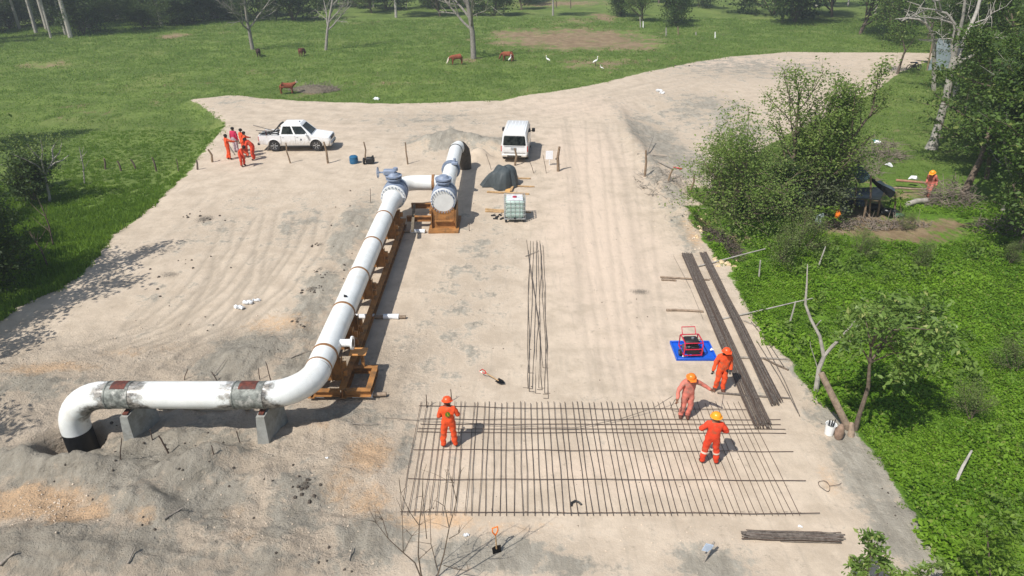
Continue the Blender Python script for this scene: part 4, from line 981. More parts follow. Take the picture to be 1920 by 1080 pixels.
# second skid under the capped valve
s2 = thing('pipe_skid', 'short ochre steel stand under the capped grey valve of the second pipe', 'skid')
for y in (YV2 - .15, YV2 + 1.15):
    prof = [(X2 - .55, .10), (X2 + .55, .10), (X2 + .55, ZP - .30)] + [(X2 + .52 * math.cos(t), ZP + .52 * math.sin(t) - .02) for t in [math.radians(-35 - 110 * k / 8) for k in range(9)]] + [(X2 - .55, ZP - .30)]
    MB().prism(prof, y - .015, y + .015).build('saddle', M_ochre, s2, smooth=False)
for x in (X2 - .60, X2 + .60): MB().box((x, YV2 + .5, .55), (.03, 1.6, 1.0)).build('side_plate', M_ochre, s2, smooth=False)
MB().box((X2, YV2 + .4, .06), (1.5, 2.1, .12)).build('base_plate', M_ochre, s2, smooth=False)
MB().box((X2, YV2 - .24, .50), (.9, .14, .05)).build('stiffener', M_ochre, s2, smooth=False)
for y in (YV2 + .2, YV2 + 2.0):
    ibeam(MB(), (XP + .64, y, .46), (X2 - .64, y, .46), .2, .26).build('tie_beam', M_ochre, s2, smooth=False)
ibeam(MB(), (X2 - .72, YV2 + .3, .75), (X2 - .72, YV2 + 3.4, .75), .12, .2).build('tie_beam', M_ochre, s2, smooth=False)
# dark timber lying over the skid between the valves
solo('timber_beam', MB().box((0, 0, 0), (.14, 3.4, .14), bev=.01), mat('old_timber', (.17, .14, .10), .9, var=.3, bump=.4), 'dark timber beam leaning beside the left valve between the pipe stands', 'beam', (XP + .98, YV - .3, .52), .10)
# sleepers and wrapped ends under the skid
M_log = mat('log_bark', (.27, .205, .15), .9, var=.3, scale=7, dirt=(.13, .095, .07), dirt_amt=.3, bump=.6, bscale=18)
def logthing(a, b, r0, r1, label, wrap=None, m=None, cat='log', name='log', seed=0, kn=4):
    a, b = Vector(a), Vector(b); rg = random.Random(seed + int(a.x * 100)); pts = [a.lerp(b, k / kn) + Vector((0, rg.gauss(0, r0 * .18), rg.gauss(0, r0 * .12) if 0 < k < kn else 0)) for k in range(kn + 1)]
    rr = [r0 + (r1 - r0) * k / kn for k in range(kn + 1)]
    if wrap is None: return solo(name, MB().tube(pts, rr, 10), m or M_log, label, cat)
    t = thing(name, label, cat); MB().tube(pts, rr, 10).build('timber', m or M_log, t)
    for w0, w1 in wrap: MB().tube([a.lerp(b, w0), a.lerp(b, (w0 + w1) / 2) + Vector((0, .01, .01)), a.lerp(b, w1)], [r0 * 1.35, r0 * 1.2, r0 * 1.4], 9).build('plastic_wrap', M_plast, t)
    return t
y1, y2, y3 = P0(690, 748, .1)[1], P0(735, 593, .1)[1], P0(775, 433, .1)[1]
logthing((XP - 1.0, y1 + .25, .08), (-4.1, y1 + .25, .08), .085, .07, 'log sleeper sticking out under the near end of the skid', [(.02, .3), (.62, .85)], seed=1)
logthing((XP - .9, y2, .08), (-4.15, y2, .08), .085, .07, 'plastic wrapped log sleeper sticking out halfway along the skid', [(.2, .55), (.68, .9)], seed=2)
logthing((XP - .9, y3, .08), (-4.3, y3, .08), .085, .07, 'plastic wrapped log sleeper sticking out under the far part of the skid', [(.2, .55), (.7, .98)], seed=3)
# concrete blocks under the low run
def block(xc, label, y0, y1, w=.36):
    t = thing('concrete_block', label, 'support')
    mb = MB(); z0 = -.4; top = ZP - R - .005
    mb.add([(xc - w / 2 - .14, y0 - .03, z0), (xc + w / 2 - .02, y0 - .03, z0), (xc + w / 2 + .22, y1, z0), (xc - w / 2 + .05, y1, z0),
            (xc - w / 2, y0, top - .10), (xc + w / 2 - .02, y0, top - .10), (xc + w / 2 + .12, y1, top), (xc - w / 2 + .06, y1, top)], [(0, 3, 2, 1), (4, 5, 6, 7), (0, 1, 5, 4), (1, 2, 6, 5), (2, 3, 7, 6), (3, 0, 4, 7)])
    mb.build('block', M_conc, t, smooth=False)
    MB().box((xc, y0 + .24, top - .05), (.15, .34, .035)).build('bearing_pad', M_brown, t, smooth=False)
bx1 = P0(238, 775, 1.05); bx2 = P0(487, 780, 1.05)
block(bx1[0] - .05, 'leaning concrete block under the left weld of the low pipe, nearest the pit', 15.72, 16.85, .24)
block(bx2[0], 'concrete block under the right weld of the low pipe, nearest the skid', 15.72, 16.85, .26)
logthing(G(300, 770, .10), G(470, 772, .12), .05, .05, 'straight pale timber lying in the shade under the low pipe', m=mat('pale_timber', (.40, .34, .25), .85), cat='timber', name='timber', seed=4)

# ------------------------------------------------------------ reinforcing steel
M_rebar = mat('rebar_steel', (.10, .070, .055), .75, metal=.2, var=.35, scale=20, bump=.2)
M_rebar2 = mat('rebar_dark', (.155, .132, .113), .65, metal=.3, var=.35, scale=12)
mt = thing('rebar_mat', 'wide flat mat of tied reinforcing bars laid out on the sand in the foreground', 'rebar mat')
rg = random.Random(2)
xL, xR = P0(750, 962)[0], P0(1497, 965)[0]
yBot, yTop = P0(960, 963)[1], P0(960, 762)[1]
cross_me = []
for k in range(5):
    r2 = random.Random(k); cross_me.append(MB().tube([(r2.gauss(0, .012), -.1, 0), (r2.gauss(0, .02), (yTop - yBot) * .35, .004), (r2.gauss(0, .02), (yTop - yBot) * .7, .006), (0, yTop - yBot + .12 + r2.random() * .1, .02)], .0088, 5).mesh('rebar', M_rebar))
NB = 57
def zpad(x, y): return tz(x, y)
for i in range(NB):
    x = xL + (xR - xL) * i / (NB - 1) + rg.gauss(0, .015)
    o = link('rebar', cross_me[i % 5], mt); o.location = (x, yBot, tz(x, (yBot + yTop) / 2) + .034 + rg.random() * .006); o.rotation_euler = (rg.gauss(0, .001), 0, rg.gauss(0, .003))
long = [(962, 965, 750, 1537, .0), (900, 903, 765, 1510, 0), (845, 849, 775, 1487, 0), (812, 814, 782, 1473, 0), (806, 807, 784, 1472, 0), (797, 798, 788, 1463, 0), (788, 789, 787, 1463, 0), (763, 769, 786, 1402, .02)]
for (ya, yb_, xa, xb, bow) in long:
    a = Vector(P0(xa, ya) + (.05,)); b = Vector(P0(xb, yb_) + (.05,)); mb = MB(); n = 12
    mb.tube([a.lerp(b, k / n) + Vector((0, rg.gauss(0, .012) - (.06 if ya == 763 else .0) * math.sin(k / n * 3.14), rg.gauss(0, .003))) for k in range(n + 1)], .0105, 5).build('rebar', M_rebar, mt)
tick = MB().tube([(0, 0, 0), (.05, -.10, .05)], .007, 4).mesh('tie_wire', M_rebar)
for i in range(0, NB):
    x = xL + (xR - xL) * i / (NB - 1); 
    if rg.random() < .75: o = link('tie_wire', tick, mt); o.location = (x, yBot + .02, .05); o.rotation_euler = (0, 0, rg.uniform(0, 1.0) if i > 20 else rg.uniform(3, 6)); o.scale = (.8, .8, .8)
# long thin bar being pulled across the mat
pts = [G(722, 784, .02), G(800, 793, .09), G(900, 800, .11), (G(1010, 806, .11)), G(1080, 807, .11), G(1160, 792, .12), G(1225, 774, .2), G(1258, 764, .45)]
hand_l = None
solo('rebar_bar', MB().tube(pts, .009, 5), M_rebar2, 'long thin bent bar trailing over the far side of the mat towards the pulling worker', 'rebar bar')
# loose bars in the middle
LOOSE = [((987, 450), (996, 520), (1010, 600), (1018, 690)), ((995, 452), (990, 560), (989, 650), (990, 728)), ((1000, 453), (998, 560), (993, 650), (992, 735)), ((1006, 452), (1005, 560), (1001, 650), (998, 730)), ((1008, 455), (1012, 570), (1006, 650), (1004, 738)),
         ((1013, 458), (1017, 560), (1022, 640), (1027, 740)), ((1018, 460), (1022, 540), (1024, 650), (1021, 738)), ((990, 470), (1003, 560), (1012, 640), (1016, 732)), ((1016, 470), (1012, 560), (1013, 640), (1010, 728)), ((1012, 452), (1020, 550), (1026, 650), (1028, 748)), ((994, 480), (990, 540), (992, 620), (991, 700))]
for i, l in enumerate(LOOSE):
    p = [G(x, y, .012 + .006 * (i % 4)) for x, y in l]
    q = []
    for k in range(3):
        for j in range(4): q.append(p[k].lerp(p[k + 1], j / 4) + Vector((rg.gauss(0, .01), 0, 0)))
    q.append(p[-1]); q.append(p[-1] + Vector(((-.16, .02, 0) if i % 2 else (.18, -.01, 0))))
    solo('rebar_bar', MB().tube(q, .0105, 5), M_rebar2, 'long loose bar with a hooked end in the untied row mid yard', 'rebar bar', group='loose bars lying in the middle of the yard')
logthing(G(985, 482, .05), G(1010, 472, .06), .02, .015, 'short dark stick crossing the far end of the loose bars', m=M_twig, cat='stick', name='stick')
# bundles
def bundle(label, f0, f1, n0, n1, n, rows, r, seed):
    t = thing('rebar_bundle', label, 'rebar bundle'); rg = random.Random(seed)
    A0, A1 = Vector(P0(*f0) + (0,)), Vector(P0(*f1) + (0,)); B0, B1 = Vector(P0(*n0) + (0,)), Vector(P0(*n1) + (0,))
    for k in range(n):
        u = (k + rg.random() * .6) / n; w = min(1, max(0, u + rg.gauss(0, .05))); v = rg.randint(0, rows - 1)
        a = A0.lerp(A1, u); b = B0.lerp(B1, w); d = (b - a).normalized(); z = .07 + v * r * 1.9
        a = a + d * rg.uniform(-.12, .1); b = b + d * rg.uniform(-.1, .16); pts = []
        for j in range(9):
            p = a.lerp(b, j / 8); pts.append(Vector((p.x, p.y, tz(p.x, p.y) + z + .01 * math.sin(j * 1.4 + 1))) + Vector((rg.gauss(0, .008), rg.gauss(0, .008), 0)))
        MB().tube(pts, r, 5).build('rebar', M_rebar2 if k % 3 else M_rebar, t)
bundle('long wide bundle of reinforcing bars, left of the two by the blue tray', (1278, 479), (1297, 479), (1413, 802), (1446, 800), 56, 3, .015, 3)
bundle('long narrower bundle of reinforcing bars, right of the two along the yard edge', (1312, 478), (1324, 478), (1443, 757), (1465, 756), 40, 3, .015, 4)
bundle('short neat bundle of straight bars at the bottom right of the yard', (1397, 1000), (1397, 1014), (1572, 1004), (1573, 1018), 34, 3, .013, 5)
solo('rebar_bar', MB().tube([G(1462, 1016, .04), G(1467, 1017, .03), G(1500, 1018, .03), G(1578, 1020, .03)], .012, 5), M_rebar2, 'single bar lying along the near side of the short bundle', 'rebar bar')
for (a, b_, lb) in [((1418, 640), (1496, 776), 'single long bar right of the narrower bundle'), ((1436, 650), (1499, 782), 'second single bar right of the narrower bundle, nearly touching the verge'), ((1408, 605), (1470, 690), 'bent bar between the narrower bundle and the sapling'), ((1262, 480), (1318, 600), 'thin wire-like bar left of the wide bundle')]:
    solo('rebar_bar', MB().tube([G(*a, .04), G((a[0] + b_[0]) / 2 + 3, (a[1] + b_[1]) / 2, .05), G(*b_, .04)], .014 if 'thin' not in lb else .007, 5), M_rebar2, lb, 'rebar bar')
# poles on which the bundles lie and other timber
POLES = [((1238, 521), (1330, 526), .045, .035, 'thin pole under the far part of both bundles', M_log), ((1240, 526), (1267, 527), .05, .05, 'short thick pole end beside the far thin pole', M_log), ((1249, 583), (1318, 585), .05, .045, 'straight pole under the wide bundle, level with the trees', M_log),
         ((1352, 600), (1515, 597), .035, .02, 'thin pale stick lying from the bundles out over the weeds', M_pale), ((1300, 503), (1428, 501), .04, .025, 'pale stick lying from the far bundles out over the weeds, upper one', M_pale), ((1382, 672), (1482, 675), .04, .03, 'dark pole under the bundles beside the worker', M_twig),
         ((1345, 738), (1480, 748), .035, .03, 'dark pole under the near part of the bundles with a black end', M_rebar2), ((1330, 524), (1390, 527), .03, .02, 'thin twig between the far bundles', M_twig), ((1396, 603), (1430, 618), .03, .02, 'bent dark twig at the yard edge by the lower pale stick', M_twig), ((1428, 672), (1478, 695), .035, .03, 'dark stick beside the end of the narrower bundle', M_bark)]
for a, b_, r0, r1, lb, m in POLES: logthing(G(*a, r0), G(*b_, r1 + (.95 if 'weeds' in lb else 0)), r0, r1, lb, m=m, cat='pole', name='pole', seed=a[0])
# props and fence posts at right edge
b0 = G(1588, 812); 
solo('log', MB().tube([PW(1540, 700, b0.y + .6), PW(1562, 745, b0.y + .35), G(1590, 805, .05)], [.09, .10, .11], 9), M_log, 'brown log leaning from the pale sapling down to the white bucket', 'log')
solo('stump', MB().tube([G(1596, 818, -.1), G(1595, 814, .1), G(1593, 806, .28)], [.12, .09, .06], 9), M_log, 'rough stump at the yard edge right of the brown sack', 'stump')
gp = G(1790, 908); solo('log', MB().tube([gp + Vector((0, 0, .1)), PW(1805, 875, gp.y + .3), PW(1822, 845, gp.y + .7)], [.05, .045, .03], 7), M_pale, 'pale broken stick standing slanted in the weeds at the lower right', 'stick')
for (x0, y0, x1, y1, lb) in [(1423, 523, 1426, 488, 'short post in the weeds at the end of the upper pale stick'), (1478, 615, 1492, 565, 'thin slanted post in the weeds left of the forked sapling'), (1532, 505, 1548, 462, 'thin leaning stake far in the weeds')]:
    g = G(x0, y0); solo('fence_post', MB().tube([g - Vector((0, 0, .1)), PW(x1, y1, g.y + .1)], [.04, .03], 6), M_pale, lb, 'post')

# ------------------------------------------------------------ people
def C_(n, c, **k): return mat(n, c, **k)
M_or = mat('orange_coverall', (.78, .085, .020), .85, dirt=(.34, .12, .06), dirt_amt=.35, var=.14, scale=7, bump=.8, bscale=9)
M_or2 = mat('red_orange_coverall', (.66, .055, .020), .85, dirt=(.34, .12, .06), dirt_amt=.35, var=.14, scale=7, bump=.8, bscale=9)
M_pink = mat('faded_coverall', (.60, .175, .13), .85, dirt=(.36, .19, .15), dirt_amt=.4, var=.16, scale=6, bump=.8, bscale=9)
M_mag = mat('magenta_shirt', (.50, .025, .085), .85, var=.12)
M_jean = mat('pale_trousers', (.45, .36, .40), .85, var=.15)
M_skin = mat('skin', (.20, .095, .055), .6, var=.08)
M_hair = mat('black_hair', (.012, .010, .009), .8, var=.2)
M_boot = mat('boot_brown', (.10, .035, .022), .7, var=.2)
M_glove = mat('glove_dark', (.03, .03, .03), .8)
M_hred = mat('helmet_red_orange', (.80, .09, .02), .35, var=.04, spec=.5)
M_horg = mat('helmet_orange', (.85, .20, .02), .35, var=.04, spec=.5)
M_hyel = mat('helmet_yellow_orange', (.88, .33, .02), .35, var=.04, spec=.5)
M_refl = mat('reflective_tape', (.70, .55, .45), .4, var=.1)
M_emb = mat('green_emblem', (.10, .20, .015), .7, var=.1)
BONES = [('pelvis', 'spine'), ('spine', 'chest'), ('chest', 'neck'), ('neck', 'head'), ('head', 'top')]
def person(label, loc, face, pose, suit=None, hat=None, legs=None, hand=None, h=1.0, group=None, emblem=False, tape=False, shirt_split=False):
    """pose: joint dict, local metres, the person faces local -Y, x to the person's left"""
    suit = suit or M_or
    J = dict(pelvis=(0, 0, .98), spine=(0, 0, 1.14), chest=(0, 0, 1.32), neck=(0, .0, 1.48), head=(0, -.015, 1.60), top=(0, -.01, 1.70))
    for s, k in ((1, 'L'), (-1, 'R')):
        J['sh' + k] = (.18 * s, .0, 1.40); J['el' + k] = (.25 * s, .02, 1.12); J['wr' + k] = (.27 * s, -.04, .88); J['ha' + k] = (.27 * s, -.06, .79)
        J['hi' + k] = (.095 * s, 0, .92); J['kn' + k] = (.11 * s, -.02, .51); J['an' + k] = (.12 * s, .01, .11); J['to' + k] = (.14 * s, -.14, .04)
    J.update(pose); J = {k: Vector(v) for k, v in J.items()}
    RAD = dict(pelvis=.172, spine=.162, chest=.182, neck=.062, head=.098, top=.075, sh=.098, el=.072, wr=.055, ha=.036, hi=.124, kn=.094, an=.080, to=.048)
    E = [('pelvis', 'spine'), ('spine', 'chest'), ('chest', 'neck'), ('neck', 'head'), ('head', 'top')]
    for k in 'LR': E += [('chest', 'sh' + k), ('sh' + k, 'el' + k), ('el' + k, 'wr' + k), ('wr' + k, 'ha' + k), ('pelvis', 'hi' + k), ('hi' + k, 'kn' + k), ('kn' + k, 'an' + k), ('an' + k, 'to' + k)]
    names = list(J); ix = {n: i for i, n in enumerate(names)}
    me = bpy.data.meshes.new('body_skeleton'); me.from_pydata([tuple(J[n]) for n in names], [(ix[a], ix[b]) for a, b in E], [])
    ob = bpy.data.objects.new('body_skeleton', me); COL.objects.link(ob)
    md = ob.modifiers.new('skin', 'SKIN'); md.use_smooth_shade = True
    sv = me.skin_vertices[0].data
    for n in names:
        r = RAD.get(n, RAD.get(n[:2], .06)); rx, ry = r, r
        if n in ('chest', 'spine', 'pelvis'): rx, ry = r * 1.12, r * .86
        sv[ix[n]].radius = (rx, ry); sv[ix[n]].use_root = (n == 'pelvis')
    ob.modifiers.new('sub', 'SUBSURF').levels = 2
    ob.modifiers['sub'].render_levels = 2
    bpy.context.view_layer.update()
    ev = ob.evaluated_get(bpy.context.evaluated_depsgraph_get())
    bm = bpy.data.meshes.new_from_object(ev)
    bpy.data.objects.remove(ob)
    seg = {}
    for a, b in E: seg[(a, b)] = 0
    nv = len(bm.vertices); co = np.zeros(nv * 3); bm.vertices.foreach_get('co', co); co = co.reshape(-1, 3)
    best = np.full(nv, 1e9); kind = np.zeros(nv, int)
    for a, b in E:
        A = np.array(J[a]); B = np.array(J[b]); d = B - A; t = np.clip(((co - A) @ d) / (d @ d), 0, 1)
        dist = np.linalg.norm(co - A - t[:, None] * d, axis=1)
        k = 0
        if (a, b) in (('neck', 'head'), ('head', 'top')): k = 1
        elif a[:2] == 'wr': k = 2
        elif a[:2] == 'an': k = 3
        elif a[:2] in ('hi', 'kn') or b[:2] == 'hi': k = 4
        elif (a, b) == ('pelvis', 'spine'): k = 4 if shirt_split else 0
        u = dist < best; best[u] = dist[u]; kind[u] = k
    V = [tuple(c) for c in co]; F = []; MI = []
    pm = {0: 0, 1: 1, 2: 2, 3: 3, 4: 4}
    for p in bm.polygons:
        F.append(tuple(p.vertices)); ks = [kind[i] for i in p.vertices]; MI.append(pm[max(set(ks), key=ks.count)])
    rn = np.random.RandomState(int(abs(loc[0] * 100)) % 1000); ph = rn.rand(3) * 9
    for i_ in range(nv):
        if kind[i_] in (0, 4):
            c_ = co[i_]; w_ = math.sin(c_[2] * 31 + c_[0] * 13 + ph[0]) * .5 + math.sin(c_[2] * 17 - c_[0] * 22 + c_[1] * 9 + ph[1]) * .5 + math.sin(c_[0] * 37 + c_[2] * 8 + ph[2]) * .3
            n_ = bm.vertices[i_].normal; V[i_] = (c_[0] + n_.x * w_ * .013, c_[1] + n_.y * w_ * .013, c_[2])
    mb = MB(); mb.v, mb.f, mb.m = V, F, MI
    bpy.data.meshes.remove(bm)
    # face: nose, brow, ears, mouth, eyes grow out of the head
    hd = J['head']; up = (J['top'] - J['neck']).normalized(); fw = Vector(pose.get('_look', (0, -1, 0))); fw = (fw - up * fw.dot(up)).normalized(); sd = fw.cross(up)
    mb.mi = 1
    mb.tube([hd + fw * .085 + up * .02, hd + fw * .118 - up * .012, hd + fw * .09 - up * .022], [.010, .018, .012], 6)
    for s in (1, -1): mb.tube([hd + sd * s * .092 - up * .02, hd + sd * s * .104 + up * .012], [.014, .02], 6)
    mb.mi = 5
    for s in (1, -1): mb.tube([hd + fw * .086 + sd * s * .034 + up * .018, hd + fw * .094 + sd * s * .034 + up * .018], .010, 6)
    mb.tube([hd + fw * .086 - sd * .022 - up * .052, hd + fw * .092 - up * .054, hd + fw * .086 + sd * .022 - up * .052], .006, 5)
    # five fingers per hand, rooted in the palm
    mb.mi = 2
    for k, s in (('L', 1), ('R', -1)):
        w, hnd = J['wr' + k], J['ha' + k]; d = (hnd - w).normalized(); o = d.orthogonal().normalized() if abs(d.y) > .9 else (d.cross(Vector((0, 1, 0)))).normalized()
        o = o * s; nrm = d.cross(o)
        for q, (off, ln) in enumerate(((-.028, .075), (-.010, .085), (.010, .08), (.028, .062))):
            b0 = hnd + o * off; mb.tube([b0, b0 + d * ln * .55, b0 + d * ln * .8 + nrm * .02, b0 + d * ln * .85 + nrm * .045], [.0105, .010, .009, .007], 6)
        b0 = hnd - o * .03 - d * .02; mb.tube([b0, b0 - o * .03 + d * .02, b0 - o * .035 + d * .05 + nrm * .01], [.013, .011, .008], 6)
    t = thing('person', label, 'person', loc, face, group); t.scale = (h, h, h)
    mb.build('body', [suit, M_skin, hand or M_skin, M_boot, legs or suit, M_hair], t, smooth=180)
    # headgear
    hm = Matrix.Translation(hd + up * .045) @ Matrix((tuple(sd) + (0,), tuple(-fw) + (0,), tuple(up) + (0,), (0, 0, 0, 1))).transposed()
    if hat:
        m_ = MB(); m_.lathe([(.165, -.006), (.168, .004), (.135, .012), (.132, .04), (.118, .085), (.085, .118), (.04, .134), (0, .138)], 18, hm)
        m_.add([(-.12, -.10, 0), (.12, -.10, 0), (.09, -.205, -.012), (-.09, -.205, -.012), (-.12, -.10, .012), (.12, -.10, .012), (.09, -.205, 0), (-.09, -.205, 0)], [(0, 3, 2, 1), (4, 5, 6, 7), (0, 1, 5, 4), (1, 2, 6, 5), (2, 3, 7, 6), (3, 0, 4, 7)], hm)
        m_.build('helmet', hat, t, smooth=50)
    else:
        MB().lathe([(.106, -.045), (.116, 0), (.112, .045), (.085, .085), (.04, .103), (0, .106)], 14, hm @ Matrix.Translation((0, .014, -.01))).build('hair', M_hair, t)
    if emblem:
        c = (J['chest'] + J['neck']) / 2; m_ = MB()
        m_.add([(x, y, z) for x, z, y in [(.075 * math.cos(a), .10 * math.sin(a), 0) for a in [k * math.pi / 6 for k in range(12)]]], [tuple(range(12))], Matrix.Translation((c.x, J['chest'].y + .178, J['chest'].z + .02)) @ Matrix.Rotation(-.12, 4, 'X'))
        e = m_.build('back_emblem', M_emb, t, smooth=False)
        MB().box((c.x, J['chest'].y + .184, J['chest'].z + .02), (.02, .006, .12), Matrix.Rotation(.3, 4, 'Y')).build('emblem_stroke', mat('yellow_mark', (.6, .42, .03), .7), e)
    if tape:
        for k in 'LR':
            a, b = J['kn' + k], J['an' + k]; p = a.lerp(b, .18); q = a.lerp(b, .30); MB().tube([p, q], [.103, .100], 12).build('reflective_band', M_refl, t)
    return t
PI = math.pi
hp = G(843, 838)
person('worker in orange coverall with green back emblem and red helmet on the rebar mat', G(843, 838), PI + .1,
       dict(elL=(.27, -.02, 1.14), wrL=(.18, -.22, 1.02), haL=(.13, -.30, 1.03), elR=(-.30, -.02, 1.15), wrR=(-.26, -.26, 1.02), haR=(-.24, -.34, 1.0), knL=(.15, -.03, .50), anL=(.18, .01, .10), toL=(.21, -.13, .04), knR=(-.14, -.02, .50), anR=(-.17, .0, .10), toR=(-.2, -.14, .04), neck=(0, -.03, 1.47), head=(0, -.07, 1.59), top=(0, -.09, 1.69)),
       M_or, M_hred, emblem=True, h=1.0)
person('worker in faded pink coverall pulling a thin bar with both arms held out', G(1284, 782), .15,
       dict(elR=(-.36, -.05, 1.14), wrR=(-.44, -.20, .93), haR=(-.47, -.26, .87), elL=(.42, -.02, 1.26), wrL=(.64, -.12, 1.12), haL=(.73, -.15, 1.08), knL=(.11, -.06, .50), anL=(.05, -.05, .10), toL=(.02, -.2, .04), anR=(-.16, .0, .10), toR=(-.2, -.14, .04), neck=(-.02, -.04, 1.47), head=(-.02, -.08, 1.58), top=(-.02, -.09, 1.68)), M_pink, M_horg, h=.97)
person('worker in orange coverall and red helmet standing between the blue tray and the wide bundle', G(1348, 733), .1,
       dict(elR=(-.28, .02, 1.13), wrR=(-.34, -.04, .90), haR=(-.36, -.06, .82), elL=(.26, .0, 1.14), wrL=(.22, -.1, .93), haL=(.20, -.14, .85), knL=(.10, -.04, .50), anL=(.09, -.05, .10), toL=(.10, -.2, .04), anR=(-.13, .06, .10), toR=(-.22, -.06, .04), neck=(0, -.03, 1.48), head=(0, -.07, 1.59)), M_or, M_hred, hand=M_glove, h=.98)
person('yellow-helmeted worker in red-orange coverall seen from behind, on the rebar mat', G(1328, 869), PI - .15,
       dict(elL=(.36, .0, 1.18), wrL=(.22, -.20, 1.08), haL=(.13, -.24, 1.07), elR=(-.36, .0, 1.18), wrR=(-.22, -.20, 1.08), haR=(-.13, -.24, 1.07), knL=(.15, -.02, .50), anL=(.19, .02, .10), toL=(.22, -.12, .04), knR=(-.15, -.03, .50), anR=(-.20, -.0, .10), toR=(-.25, -.14, .04)), M_or2, M_hyel, tape=True, h=1.02)
# group by the pickup
person('bareheaded worker in orange coverall reaching out at the left of the group by the pickup', G(431, 299), 2.2,
       dict(elR=(-.26, -.22, 1.25), wrR=(-.22, -.46, 1.22), haR=(-.2, -.55, 1.22), elL=(.24, -.2, 1.22), wrL=(.14, -.42, 1.14), haL=(.12, -.5, 1.13), anL=(.1, .12, .1), toL=(.12, -.02, .04)), M_or, None, h=.97)
person('person in magenta shirt and pale trousers at the back of the pickup group', G(444, 286), 2.8, dict(), M_mag, None, legs=M_jean, h=1.0, shirt_split=True)
bend = dict(pelvis=(0, .06, .92), spine=(0, -.04, 1.05), chest=(0, -.17, 1.18), neck=(0, -.30, 1.27), head=(0, -.38, 1.35), top=(0, -.43, 1.44), shL=(.18, -.24, 1.22), shR=(-.18, -.24, 1.22), elL=(.24, -.36, .98), elR=(-.24, -.36, .98), wrL=(.16, -.46, .78), wrR=(-.16, -.46, .78), haL=(.14, -.48, .70), haR=(-.14, -.48, .70), hiL=(.095, .04, .87), hiR=(-.095, .04, .87), knL=(.13, -.06, .48), knR=(-.13, -.06, .48), _look=(0, -.8, -.5))
person('worker in orange coverall bending forward in front of the group by the pickup', G(456, 312), 1.1, bend, M_or2, None, h=.95)
person('bareheaded worker in orange coverall facing left in the middle of the group by the pickup', G(465, 294), -1.2, dict(elL=(.25, -.12, 1.15), wrL=(.16, -.3, 1.02), haL=(.12, -.36, 1.0), elR=(-.25, -.12, 1.15), wrR=(-.16, -.3, 1.02), haR=(-.12, -.36, 1.0)), M_or, None, h=.98)
person('stooping worker in orange coverall at the right of the group, nearest the pickup', G(477, 300), -1.5, bend, M_or2, None, h=1.0)
person('worker in faded pink coverall and orange helmet walking beside the brush pile at right', G(1738, 372), -.9,
       dict(pelvis=(0, .05, .96), chest=(0, -.12, 1.30), spine=(0, -.04, 1.13), neck=(0, -.2, 1.44), head=(0, -.27, 1.54), top=(0, -.3, 1.64), shL=(.18, -.16, 1.38), shR=(-.18, -.16, 1.38), knL=(.1, -.2, .55), anL=(.1, -.1, .12), toL=(.1, -.25, .06), anR=(-.1, .3, .14), knR=(-.1, .08, .5), toR=(-.1, .18, .04)), M_pink, M_hyel, h=1.05)
person('worker in orange coverall half hidden at the back of the pickup group', G(459, 289), 2.4, dict(elR=(-.26, -.16, 1.2), wrR=(-.2, -.38, 1.1), haR=(-.18, -.46, 1.08)), M_or, None, h=1.0)
# tool held by the group
solo('pole', MB().tube([G(420, 274, .5), G(440, 291, .05)], .025, 6), M_twig, 'thin pole slanting at the left of the group by the pickup', 'pole')
solo('rebar_bar', MB().tube([G(1256, 771, .12), G(1284, 782, .9) + Vector((-.46, -.28, 0))], .010, 5), M_rebar2, 'bar end held in the right hand of the pulling worker', 'rebar bar')
solo('rebar_bar', MB().tube([G(1284, 782, 1.06) + Vector((.72, -.12, 0)), G(1345, 750, .55)], .010, 5), M_rebar2, 'straight bar running from the pulling worker to the worker by the tray', 'rebar bar')

